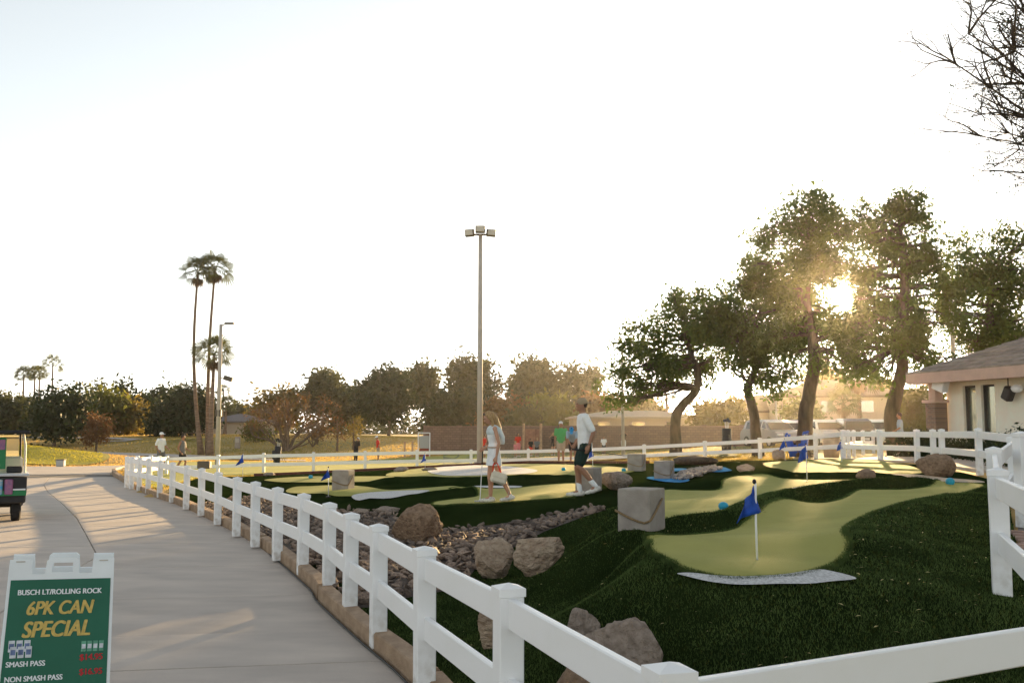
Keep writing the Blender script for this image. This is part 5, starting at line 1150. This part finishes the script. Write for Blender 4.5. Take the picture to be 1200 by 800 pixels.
def person(label, loc, yaw, height, pose, top, bottom, skin=SK, hair=H_dark, cap=None, shoes=M_sole, socks=None, vox=.018, bot='shorts', sleeve=.75, fem=False, detail=False, capback=False, hairlong=False, lean=0., headtilt=0., seated=False, capm=None, group=None, extra=None):
    """local axes: x forward, y left, z up, for a 1.75 m figure scaled to height"""
    t = empty('person', loc, yaw, label, 'person', group); k = height / 1.75; t.scale = (k, k, k)
    hip = Vector(pose.get('pelvis', (0, 0, .93))); sw = .165 if fem else .195
    def sp(d): return hip + Vector((math.sin(lean) * d, 0, math.cos(lean) * d))          # along the spine
    fw = Vector((math.cos(lean), 0, -math.sin(lean)))
    neck = sp(.545); tl = lean + headtilt; hc = neck + Vector((math.sin(tl) * .155 + .02 * math.cos(tl), 0, math.cos(tl) * .155)); HM = Matrix.Rotation(tl, 4, 'Y')
    sh = {s: sp(.475) + Vector((0, s * sw, 0)) for s in (-1, 1)}; hp = {s: hip + Vector((0, s * .085, -.03)) for s in (-1, 1)}
    J = {}
    for s, n in ((1, 'l'), (-1, 'r')):
        J[n] = dict(el=Vector(pose.get('el_' + n, (-.03, s * .24, 1.13))), wr=Vector(pose.get('wr_' + n, (.03, s * .25, .88))), kn=Vector(pose.get('kn_' + n, (.02, s * .09, .49))), an=Vector(pose.get('an_' + n, (-.02, s * .09, .085))), toe=Vector(pose.get('toe_' + n, (.14, s * .11, .03))))
    b = MB(); wst = .10 if fem else .135
    b.loft([sp(-.08), sp(0), sp(.12), sp(.2), sp(.33), sp(.44), sp(.50), sp(.55)], [.06, .10, .085, .08, .105, .095, .06, .04], [.08, .155 if fem else .15, wst + .01, wst, .15 if fem else .165, sw - .01, .10, .05])
    b.cap([sp(.5), neck + (hc - neck) * .6], [.055 if not fem else .045, .05 if not fem else .042])
    b.ell(hc, (.095, .074, .115), HM, 14, 10); b.ell(hc + HM @ Vector((.025, 0, -.06)), (.062, .055, .06), HM, 12, 8)
    b.cap([hc + HM @ Vector((.085, 0, .01)), hc + HM @ Vector((.108, 0, -.028))], [.010, .015])
    b.ell(hc + HM @ Vector((.07, 0, .035)), (.03, .055, .012), HM)
    for s in (-1, 1): b.ell(hc + HM @ Vector((-.01, s * .074, -.01)), (.022, .010, .032), HM)
    for s, n in ((1, 'l'), (-1, 'r')):
        j = J[n]; fa = 1.0 if not fem else .82
        b.ell(sh[s], (.06 * fa,) * 3); b.cap([sh[s], sh[s].lerp(j['el'], .5), j['el']], [.052 * fa, .047 * fa, .038 * fa]); b.cap([j['el'], j['el'].lerp(j['wr'], .35), j['wr']], [.038 * fa, .04 * fa, .026 * fa])
        hd = (j['wr'] - j['el']).normalized(); pal = j['wr'] + hd * .055; HR = hd.to_track_quat('Z', 'Y').to_matrix().to_4x4()
        b.cap([j['wr'], pal + hd * .02], [.026, .034])
        ac = Vector((0, 1, 0)); ac = (ac - hd * ac.dot(hd)).normalized(); nf = hd.cross(ac)         # finger spread direction nf, curl direction ac
        cur = ac * -s
        for q, ln in enumerate((.062, .072, .068, .052)):
            f0 = pal + hd * .035 + nf * (.024 - .016 * q); f1 = f0 + hd * ln * .5 + cur * .008; f2 = f1 + hd * ln * .35 + cur * ln * .45
            b.cap([f0, f1, f2], [.0105, .0098, .0085], 6)
        f0 = j['wr'] + hd * .02 + nf * .024; b.cap([f0, f0 + hd * .035 + nf * .022, f0 + hd * .065 + nf * .018 + cur * .012], [.013, .012, .0095], 6)
        th = 1. if not fem else .95
        b.cap([hp[s], hp[s].lerp(j['kn'], .4), j['kn']], [.092 * th, .078 * th, .054 * th]); b.cap([j['kn'], j['kn'].lerp(j['an'], .3) - Vector((.015, 0, 0)), j['an']], [.052 * th, .056 * th, .036 * th])
        b.cap([j['an'], j['an'].lerp(j['toe'], .5), j['toe']], [.036, .036, .026])
    b.remesh('body', skin, t, vox, 2)
    c = MB(); e = .018
    low = sp(-.06) if bot != 'dress' else sp(0)
    rows = [(.55, .05, .06), (.50, .085, .12), (.44, .115, sw + .012), (.33, .125, .185 if not fem else .162), (.2, .115 if not fem else .095, wst + .045 if not fem else wst + .02), (.08, .125, .175 if not fem else .15), (-.08 if not fem else .1, .13 if not fem else .1, .185 if not fem else .145)]
    c.loft([sp(a) for a, _, _ in rows], [q for _, q, _ in rows], [q for _, _, q in rows], 16)
    if sleeve > 0:
        for s, n in ((1, 'l'), (-1, 'r')):
            m = sh[s].lerp(J[n]['el'], sleeve); c.ell(sh[s], (.072,) * 3); c.cap([sh[s], m], [.068 if not fem else .052, .066 if not fem else .05])
    c.remesh('shirt', top, t, vox * .9, 2)
    q = MB()
    if bot in ('skirt', 'dress'):
        rows = [(.13, .10, wst + .02), (.06, .115, .155), (-.05, .13, .18), (-.17, .15, .20), (-.23, .155, .205)]
        q.loft([sp(a) if a > 0 else hip + Vector((0, 0, a)) for a, _, _ in rows], [x for _, x, _ in rows], [x for _, _, x in rows], 18)
    else:
        q.loft([sp(.1), sp(0), hip + Vector((0, 0, -.1)), hip + Vector((0, 0, -.14))], [.105, .125, .12, .09], [wst + .03, .175, .165, .13], 16)
        end = .78 if bot == 'shorts' else 1.
        for s, n in ((1, 'l'), (-1, 'r')):
            j = J[n]; m = hp[s].lerp(j['kn'], end)
            q.cap([hp[s], hp[s].lerp(m, .6), m], [.112, .10, .088])
            if bot == 'trousers': q.cap([j['kn'], j['an']], [.08, .062])
    q.remesh(bot, bottom, t, vox * .9, 2)
    for s, n in ((1, 'l'), (-1, 'r')):
        j = J[n]; d = (j['toe'] - j['an']); d.z = 0; d.normalize(); sd = (j['toe'] - j['an']).normalized(); u = MB()
        heel = j['an'] - d * .05 + Vector((0, 0, -.035)); u.cap([heel, heel.lerp(j['toe'], .55), j['toe'] + d * .05], [.048, .046, .034]); u.cap([j['an'] + Vector((0, 0, -.005)), heel.lerp(j['toe'], .35)], [.046, .045])
        sc = u.remesh('shoe', shoes, t, .01 if detail else vox, 1)
        if socks: MB().cap([j['an'] + (j['kn'] - j['an']).normalized() * .13, j['an']], [.048, .045]).build('sock', socks, t, True)
    h = MB(); h.ell(hc + HM @ Vector((-.018, 0, .025)), (.098, .083, .108), HM, 14, 10)
    if hairlong: h.cap([hc + HM @ Vector((-.07, 0, .03)), hc + HM @ Vector((-.10, 0, -.08)), sp(.46) - fw * .11, sp(.36) - fw * .12], [.07, .065, .06, .03]); h.cap([hc + HM @ Vector((.0, .07, .02)), hc + HM @ Vector((-.02, .085, -.1)), sp(.47) + Vector((.03, .1, 0))], [.035, .035, .022]); h.cap([hc + HM @ Vector((.0, -.07, .02)), hc + HM @ Vector((-.02, -.085, -.1)), sp(.47) + Vector((.03, -.1, 0))], [.035, .035, .022])
    ho = h.remesh('hair', hair, t, vox * .7, 2)
    # keep the face free of hair: shave the front
    me = ho.data; HI = (Matrix.Translation(hc) @ HM).inverted()
    for v in me.vertices:
        p = HI @ v.co
        if p.x > .045 and p.z < .055: v.co = (HI.inverted()) @ Vector((.045, p.y * .9, p.z))
    if cap:
        u = MB(); u.ell(hc + HM @ Vector((-.012, 0, .045)), (.107, .092, .085), HM, 16, 9); s = -1 if capback else 1
        u.ell(hc + HM @ Vector((s * .125, 0, .035)), (.075, .075, .010), HM, 14, 6); u.remesh('cap', cap, t, vox * .6, 1)
    if detail:
        for s in (-1, 1): MB().ell(hc + HM @ Vector((.088, s * .032, .012)), (.010, .014, .007), HM).build('eye', M_eye, t, True)
        MB().ell(hc + HM @ Vector((.086, 0, -.062)), (.010, .022, .007), HM).build('mouth', M_lip, t, True)
    if extra: extra(t, dict(sp=sp, sh=sh, hc=hc, HM=HM, J=J, neck=neck, fw=fw))
    return t
def foot(px, Y): x = (px - 600) / FPX * Y; return (x, Y, h1(x, Y) + .012)
# woman: walks to the left, looks down, bag in her left hand
def w_extra(t, d):
    u = MB()   # towel/jumper over the shoulders
    u.loft([d['sp'](.54), d['sp'](.49), d['sp'](.42), d['sp'](.36)], [.075, .12, .14, .13], [.10, .17, .19, .185], 16)
    s = u.remesh('shoulder_wrap', F_pale, t, .012, 2)
    for q in (-1, 1): MB().cap([d['sp'](.46) - d['fw'] * .09 + Vector((0, q * .12, 0)), d['sp'](.3) - d['fw'] * .15 + Vector((0, q * .13, 0)), d['sp'](.2) - d['fw'] * .16 + Vector((0, q * .12, 0))], [.045, .05, .035]).build('sleeve', F_pale, s, True)
    MB().tube([d['sp'](.12) + Vector((.115 * math.cos(a), .148 * math.sin(a), 0)) for a in [i * 2 * math.pi / 20 for i in range(21)]], .017, 6).build('belt', F_khaki, t, True)
    g = MB(); hc, HM = d['hc'], d['HM']
    for q in (-1, 1): g.ell(hc + HM @ Vector((.06, q * .035, .10)), (.012, .03, .02), HM)
    g.tube([hc + HM @ Vector((.06, -.08, .1)), hc + HM @ Vector((.06, .08, .1))], .005, 5); g.build('sunglasses', M_black, t, True)
wp = dict(el_l=(-.05, .23, 1.13), wr_l=(.0, .235, .87), el_r=(-.05, -.22, 1.14), wr_r=(.16, -.12, 1.03), kn_l=(-.10, .08, .50), an_l=(-.30, .09, .13), toe_l=(-.17, .10, .05), kn_r=(.07, -.07, .50), an_r=(.05, -.08, .085), toe_r=(.20, -.09, .03), pelvis=(0, 0, .93))
Wl = foot(579, 18.75)
woman = person('woman in white skirt and top looking down, walking over the green', Wl, R(180 + 12), 1.70, wp, F_white, F_white, SK, H_blond, None, M_sole, None, .009, 'skirt', 0., True, True, hairlong=True, lean=.03, headtilt=.42, extra=w_extra)
def world(o, p): return Matrix.LocRotScale(o.location, o.rotation_euler, o.scale) @ Vector(p)
hnd = world(woman, (.01, .235, .78))
bag = empty('handbag', hnd, R(192), 'cream handbag with red strap hanging from the woman\'s hand', 'handbag')
V = []; MB().bbox((-.05, .02, -.30), (.30, .12, .20), .035, M=Matrix.Rotation(-.28, 4, 'Y')).build('body', fab('cream', (.62, .56, .44)), bag); MB().tube([(-.09, .02, -.2), (-.03, .01, -.04), (.0, 0, .0), (.05, .01, -.06), (.06, .02, -.2)], .011, 6).build('strap', F_red, bag, True); MB().bbox((-.05, .083, -.24), (.27, .012, .1), .005, M=Matrix.Rotation(-.28, 4, 'Y')).build('flap', fab('cream', (.62, .56, .44)), bag); MB().tube([(-.20, .03, -.33), (-.26, .03, -.5), (-.22, .03, -.62)], .006, 5).build('tassel', F_khaki, bag)
def putter(label, a, b, headdir, m=M_rim):
    a = Vector(a); b = Vector(b); t = empty('putter', a, 0, label, 'golf club', 'putters in hand'); d = b - a
    MB().tube([(0, 0, 0), d], [.009, .008], 6).build('shaft', m, t); MB().tube([-d.normalized() * .02, d.normalized() * .26], [.014, .011], 8).build('grip', M_black, t, True); MB().bbox(d + Vector(headdir) * .05 + Vector((0, 0, .008)), (.11, .03, .026), .006, rz=math.atan2(headdir[1], headdir[0])).build('head', M_rim, t); return t
wr = world(woman, (.20, -.10, .98)); gz1 = Wl[2] + .015
putter('white-shafted putter hanging from the woman\'s far hand', (wr.x, wr.y, wr.z - .0), (Wl[0] - .26, Wl[1] + .0, gz1), (-1, .1, 0), M_stick)
# man: strides to the left carrying a putter level
mp_ = dict(el_l=(-.10, .25, 1.13), wr_l=(-.02, .25, .90), el_r=(-.02, -.24, 1.14), wr_r=(.12, -.22, .92), kn_l=(.13, .09, .52), an_l=(-.17, .09, .18), toe_l=(-.05, .10, .07), kn_r=(.13, -.09, .50), an_r=(.08, -.09, .085), toe_r=(.25, -.10, .03), pelvis=(0, 0, .925))
Ml = foot(685, 19.0)
man = person('man in white T-shirt and dark shorts walking left with a putter', Ml, R(180 + 8), 1.86, mp_, F_white, F_dgreen, SK2, H_dark, F_cap, M_sole, F_white, .009, 'shorts', .8, False, True, capback=True, lean=.06, headtilt=-.02,
             extra=lambda t, d: MB().tube([d['J']['l']['wr'] + Vector((.03 * math.cos(a), .03 * math.sin(a), .02)) for a in [i * .5236 for i in range(13)]], .008, 5).build('watch', M_black, t, True))
hm = world(man, (-.0, .25, .81)); putter('dark putter carried level by the man in the white T-shirt', (hm.x - .28, hm.y - .03, hm.z + .03), (hm.x + .72, hm.y + .28, hm.z - .10), (.2, -1, 0), M_black)
# people further off
rest = {}
bend = dict(el_l=(.30, .18, 1.0), wr_l=(.34, .06, .78), el_r=(.30, -.18, 1.0), wr_r=(.34, -.06, .78), pelvis=(-.1, 0, .93))
putp = dict(el_l=(.16, .2, 1.06), wr_l=(.26, .05, .86), el_r=(.16, -.2, 1.06), wr_r=(.26, -.05, .86))
armsup = dict(el_l=(.12, .3, 1.36), wr_l=(.12, .12, 1.55), el_r=(.12, -.3, 1.36), wr_r=(.12, -.12, 1.55))
walk = dict(kn_l=(.14, .09, .5), an_l=(.1, .09, .09), toe_l=(.26, .1, .04), kn_r=(-.04, -.09, .5), an_r=(-.25, -.09, .13), toe_r=(-.12, -.1, .05), el_l=(.05, .22, 1.12), wr_l=(.25, .18, 1.0), el_r=(-.1, -.24, 1.12), wr_r=(.05, -.22, .92))
G_ = 'players in the distance'
person('man in green polo and white cap standing by the back fence', foot(657, 43), R(-95), 1.82, rest, F_green, F_khaki, SK2, H_dark, F_white, group=G_)
person('man in light blue shirt and bright blue cap bending over to putt', foot(671, 42.5), R(200 + 60), 1.80, bend, F_lblue, F_blk, SK2, H_dark, F_blue, lean=.75, headtilt=.5, group=G_)
person('man in white shirt and white cap beyond the path fence', foot(191, 48), R(-20), 1.84, walk, F_white, F_grey, SK2, H_dark, F_white, group=G_)
person('man in grey sleeveless shirt and black shorts beyond the path fence', foot(216, 47.5), R(-10), 1.76, walk, F_grey, F_blk, SK2, H_dark, None, sleeve=0, group=G_)
person('man in black shirt and trousers bent over his putt on the practice green', foot(418, 75), R(60), 1.85, putp, F_blk, F_blk, SK, H_dark, F_white, bot='trousers', lean=.25, headtilt=.45, shoes=M_black, vox=.022, group=G_)
person('man in red shirt and white cap standing on the practice green', foot(444, 73), R(195), 1.85, rest, F_red, F_khaki, SK2, H_dark, F_white, lean=.08, headtilt=.2, vox=.022, group=G_)
person('woman in red top near the wall behind the couple', foot(607, 68), R(-70), 1.62, rest, F_red, F_pink, SK2, H_dark, None, fem=True, hairlong=True, vox=.022, group=G_)
person('small child in pink in front of the woman in red', foot(604, 66), R(-120), 1.05, rest, F_pink, F_pink, SK, H_blond, None, fem=True, hairlong=True, vox=.025, group=G_)
person('child in dark top and red shorts left of the wooden gate', foot(622, 69), R(-60), 1.2, rest, F_blk, F_red, SK2, H_dark, None, vox=.025, group=G_)
person('child in grey top and black shorts at the wooden gate', foot(629, 67), R(-100), 1.25, rest, F_grey, F_blk, SK2, H_blond, None, vox=.025, group=G_)
person('girl in black dress with hands at her head near the wall', foot(648, 69), R(-90), 1.58, armsup, F_blk, F_blk, SK, H_blond, None, fem=True, bot='skirt', hairlong=True, vox=.022, group=G_)
person('child in white shirt near the wall behind the man', foot(707, 67), R(-90), 1.25, rest, F_white, F_blk, SK2, H_dark, None, vox=.025, group=G_)
person('woman in black top with raised arms below the slim lamp mast', foot(730, 70), R(-90), 1.62, armsup, F_blk, F_white, SK2, H_dark, None, fem=True, hairlong=True, vox=.022, group=G_)
person('person in red shirt half hidden by the tall floodlight mast', foot(568, 66), R(200), 1.6, rest, F_red, F_grey, SK2, H_dark, None, vox=.025, group=G_)
person('person in light shirt walking past the hedge behind the right fence', foot(1053, 40), R(170), 1.7, walk, F_lblue, F_blk, SK2, H_dark, None, vox=.022, group=G_)
# ------------------------------------------------------------------ A-frame sign
M_signw = mat('sign_white', (.66, .69, .70), .5, var=.04, scale=6); M_signg = mat('sign_green', (.012, .105, .062), .45, var=.12, scale=2)
def text(body, size, m, parent, loc, bold=.0, shear=0., align='LEFT', sx=1.):
    cu = bpy.data.curves.new('txt', 'FONT'); cu.body = body; cu.size = size; cu.shear = shear; cu.align_x = align; cu.extrude = .0006
    o = bpy.data.objects.new('txt', cu); COL.objects.link(o); dg = bpy.context.evaluated_depsgraph_get(); me = bpy.data.meshes.new_from_object(o.evaluated_get(dg)); bpy.data.objects.remove(o)
    v0 = np.array([tuple(v.co) for v in me.vertices]); f0 = [tuple(p.vertices) for p in me.polygons]; mb = MB()
    for i in range(5): mb.add(v0 + np.array(((i - 2) * bold * .55, (i % 2) * bold * .5, i * .0002)), f0)
    me = bpy.data.meshes.new('lettering'); me.from_pydata(mb.v, [], mb.f)
    q = link('lettering', me, m, parent); q.matrix_local = Matrix.Translation(loc) @ Matrix.Rotation(R(90), 4, 'X') @ Matrix.Diagonal((sx, 1, 1, 1)); return q
SX, SY = -2.83, 6.32
sg_ = empty('folding_sign', (SX, SY, -.118), R(1), 'white folding sidewalk sign with green six-pack can special poster', 'sign')
tl_ = R(6); sg_.rotation_euler = (0, R(1.6), R(22))
front = empty('front_leaf', (0, 0, 0)); front.parent = sg_; front.matrix_local = Matrix.Translation((0, -.24, 0)) @ Matrix.Rotation(-tl_, 4, 'X')
back_ = empty('rear_leaf', (0, 0, 0)); back_.parent = sg_; back_.matrix_local = Matrix.Translation((0, .24, 0)) @ Matrix.Rotation(tl_, 4, 'X')
hw, tp_ = .292, 1.0
def leaf(par, y, handle=True):
    o = [(-hw - .02, 0), (hw + .02, 0), (hw, tp_), (hw - .115, tp_), (hw - .115, tp_ - .085), (.075, tp_ - .085), (.075, tp_ - .03)]
    # outline with the grip bow
    pts = [(-hw - .025, .0), (hw + .025, .0), (hw, tp_), (hw - .12, tp_), (hw - .125, tp_ - .088), (.095, tp_ - .088), (.088, tp_ - .01), (.07, tp_ + .006), (-.07, tp_ + .006), (-.088, tp_ - .01), (-.095, tp_ - .088), (-hw + .125, tp_ - .088), (-hw + .12, tp_), (-hw, tp_)]
    n = len(pts); V = [(a, y - .015, b) for a, b in pts] + [(a, y + .015, b) for a, b in pts]
    hole = [(-.06, tp_ - .08), (.06, tp_ - .08), (.058, tp_ - .022), (-.058, tp_ - .022)]
    bm = bmesh.new(); vs = [bm.verts.new((a, y - .015, b)) for a, b in pts]; es = [bm.edges.new((vs[i], vs[(i + 1) % n])) for i in range(n)]; hv = [bm.verts.new((a, y - .015, b)) for a, b in hole]; es += [bm.edges.new((hv[i], hv[(i + 1) % 4])) for i in range(4)]
    bmesh.ops.triangle_fill(bm, edges=es, use_beauty=True); r_ = bmesh.ops.extrude_face_region(bm, geom=bm.faces[:]); bmesh.ops.translate(bm, verts=[v for v in r_['geom'] if isinstance(v, bmesh.types.BMVert)], vec=(0, .03, 0)); bmesh.ops.recalc_face_normals(bm, faces=bm.faces)
    me = bpy.data.meshes.new('panel'); bm.to_mesh(me); bm.free(); return link('panel', me, M_signw, par)
leaf(front, 0); leaf(back_, 0)
for s in (-1, 1): MB().bbox((s * (hw - .06), -.018, tp_ - .012), (.05, .008, .006), .001).build('hinge', M_pole, front)
PT = tp_ - .12
MB().add([(-.296, -.0175, .03), (.296, -.0175, .03), (.278, -.0175, PT), (-.278, -.0175, PT)], [(0, 1, 2, 3)]).build('poster', M_signg, front)
yt = -.0195; M_gold = mat('sign_gold', (.50, .36, .10), .6, var=.15, scale=40); M_sr = mat('sign_red', (.38, .025, .03), .6); M_can = mat('can_print', (.30, .34, .42), .5, scale=50, col2=(.6, .62, .66), lo=.45, hi=.55)
text('BUSCH LT/ROLLING ROCK', .043, M_signw, front, (-.002, yt, PT - .088), .0016, 0, 'CENTER', .9)
text('6PK CAN', .112, M_gold, front, (.0, yt, PT - .205), .0045, .22, 'CENTER', .80); text('SPECIAL', .130, M_gold, front, (-.01, yt, PT - .335), .0055, .22, 'CENTER', .80)
text('SMASH PASS', .043, M_signw, front, (-.268, yt, PT - .50), .0016, 0, 'LEFT', .9); text('NON SMASH PASS', .043, M_signw, front, (-.27, yt, PT - .585), .0016, 0, 'LEFT', .9)
text('$14.95', .05, M_sr, front, (.262, yt, PT - .48), .002, 0, 'RIGHT', .95); text('$16.95', .05, M_sr, front, (.265, yt, PT - .565), .002, 0, 'RIGHT', .95)
M_canw = mat('can_white', (.5, .53, .57), .5, var=.2, scale=30); M_canb = mat('can_blue', (.10, .14, .26), .5, var=.3, scale=30); M_cang = mat('can_green', (.10, .28, .19), .5, var=.2, scale=30)
for j in range(2):
    for i in range(3):
        c = MB().bbox((-.245 + i * .042 + j * .010, yt - j * .002, PT - .382 - j * .035), (.034, .003, .066), .0014).build('printed_can', M_canw, front); MB().bbox((-.245 + i * .042 + j * .010, yt - .002 - j * .002, PT - .382 - j * .035), (.026, .002, .03), .0008).build('can_band', M_canb, c)
for i in range(4):
    c = MB().bbox((.15 + i * .033, yt, PT - .40), (.027, .003, .062), .0014).build('printed_can', M_cang, front); MB().bbox((.15 + i * .033, yt - .002, PT - .40), (.022, .002, .026), .0008).build('can_band', M_canw, c)
V = [(.15 + .085 * math.cos(a), yt, PT - .745 + .085 * math.sin(a)) for a in [i * math.pi / 12 for i in range(24)]]; MB().add(V, [tuple(range(24))]).build('roundel', M_signw, front)
# ------------------------------------------------------------------ beverage cart at the left edge, seen from behind
M_ck = mat('cart_black', (.018, .018, .02), .5); M_cgreen = mat('cart_green', (.02, .16, .06), .5); M_cw = mat('cart_cream', (.55, .50, .40), .5)
ct = empty('beverage_cart', (-10.12, 19.6, -.12), R(27), 'black and green beverage cart with cans printed on its tail box', 'golf cart')
MB().bbox((0, .02, .72), (1.18, .04, .34), .01).build('tail_panel', M_ck, ct); MB().bbox((0, .45, .62), (1.16, .8, .5), .03).build('cargo_box', M_ck, ct)
MB().bbox((0, .42, .93), (1.26, .95, .05), .015).build('box_lid', mat('lid_grey', (.45, .47, .5), .4), ct); MB().bbox((0, -.008, .575), (1.17, .012, .10), .003).build('green_band', M_cgreen, ct); MB().bbox((.42, -.009, .645), (.3, .012, .03), .003).build('pale_stripe', M_signw, ct)
for cx_, cw_, m_ in ((-.12, .11, mat('can_gold', (.45, .33, .1), .4)), (.06, .2, mat('can_cyan', (.05, .30, .46), .4, scale=9, col2=(.35, .36, .36), stretch=(1, 1, 2))), (.27, .15, mat('can_purple', (.17, .09, .20), .4, scale=14, col2=(.3, .12, .2)))):
    MB().bbox((cx_, -.02, .70), (cw_, .02, .30), .018).build('printed_can', m_, ct)
for s in (-1, 1):
    for yy in (.55, 2.15):
        w_ = MB().tube([(s * .42 - .09, yy, .26), (s * .42 - .07, yy, .26), (s * .42 + .07, yy, .26), (s * .42 + .09, yy, .26)], [.22, .26, .26, .22], 22).build('wheel', M_tyre, ct); MB().tube([(s * .42 + s * .07, yy, .26), (s * .42 + s * .095, yy, .26)], .12, 12).build('rim', M_rim, w_)
    MB().tube([(s * .55, .25, .95), (s * .54, .28, 1.5), (s * .5, .4, 1.74)], .022, 8).build('rear_strut', M_cw, ct); MB().tube([(s * .5, 2.3, .8), (s * .47, 1.9, 1.74)], .022, 8).build('front_strut', M_ck, ct)
MB().bbox((0, 1.1, 1.77), (1.26, 2.0, .07), .03).build('roof', M_ck, ct); MB().bbox((0, 1.75, .35), (1.1, 1.9, .2), .04).build('chassis', M_ck, ct); MB().bbox((0, 1.25, .72), (1.05, .5, .18), .05).build('seat', M_cw, ct); MB().bbox((0, 1.0, 1.05), (1.05, .12, .45), .05).build('backrest', M_cw, ct); MB().bbox((0, 2.45, .62), (1.05, .5, .5), .08).build('cowl', M_cgreen, ct)
MB().add([(-.46, 2.25, .9), (.46, 2.25, .9), (.44, 1.95, 1.7), (-.44, 1.95, 1.7)], [(0, 1, 2, 3)]).build('windscreen', M_glass, ct)
st = MB().tube([(-.25 + .17 * math.cos(a), 1.75 + .08 * math.sin(a), 1.0 + .15 * math.sin(a)) for a in [i * math.pi / 8 for i in range(17)]], .014, 6).build('steering_wheel', M_ck, ct); MB().tube([(-.25, 1.75, 1.0), (-.25, 2.2, .7)], .02, 6).build('column', M_ck, st)
MB().bbox((-.02, .3, 1.35), (.44, .03, .62), .01).build('menu_board', M_cgreen, ct); MB().bbox((-.02, .28, 1.52), (.40, .012, .2), .003).build('menu_picture', mat('can_purple', (.17, .09, .20), .4), ct); MB().bbox((.36, .5, 1.02), (.28, .3, .13), .02).build('crate', M_ck, ct)
# ------------------------------------------------------------------ the sun's disc and the hazy air
SD = 3000.
sb = MB().ell((0, 0, 0), (SD * math.tan(R(.58)),) * 3, n=32, m=20).build('sun', None, None, True); sb.location = SUND * SD; tag(sb, kind='structure')
sm_ = bpy.data.materials.new('sun_glow'); sm_.use_nodes = True; nt = sm_.node_tree; nt.nodes.clear(); ou = nt.nodes.new('ShaderNodeOutputMaterial'); ad = nt.nodes.new('ShaderNodeAddShader'); em = nt.nodes.new('ShaderNodeEmission'); tr_ = nt.nodes.new('ShaderNodeBsdfTransparent')
em.inputs[0].default_value = (1., .85, .55, 1); em.inputs[1].default_value = 12.; nt.links.new(em.outputs[0], ad.inputs[0]); nt.links.new(tr_.outputs[0], ad.inputs[1]); nt.links.new(ad.outputs[0], ou.inputs[0]); sb.data.materials.clear(); sb.data.materials.append(sm_)
hz = MB().box((0, 0, 10), (2060, 2060, 27)).build('haze', None); hz.data.materials.clear(); m = bpy.data.materials.new('haze_air'); m.use_nodes = True; nt = m.node_tree; nt.nodes.clear()
ou = nt.nodes.new('ShaderNodeOutputMaterial'); pv = nt.nodes.new('ShaderNodeVolumePrincipled'); pv.inputs['Density'].default_value = .00018; pv.inputs['Color'].default_value = (.96, .9, .8, 1); pv.inputs['Anisotropy'].default_value = .89; nt.links.new(pv.outputs[0], ou.inputs['Volume'])
hz.data.materials.append(m); tag(hz, kind='stuff')
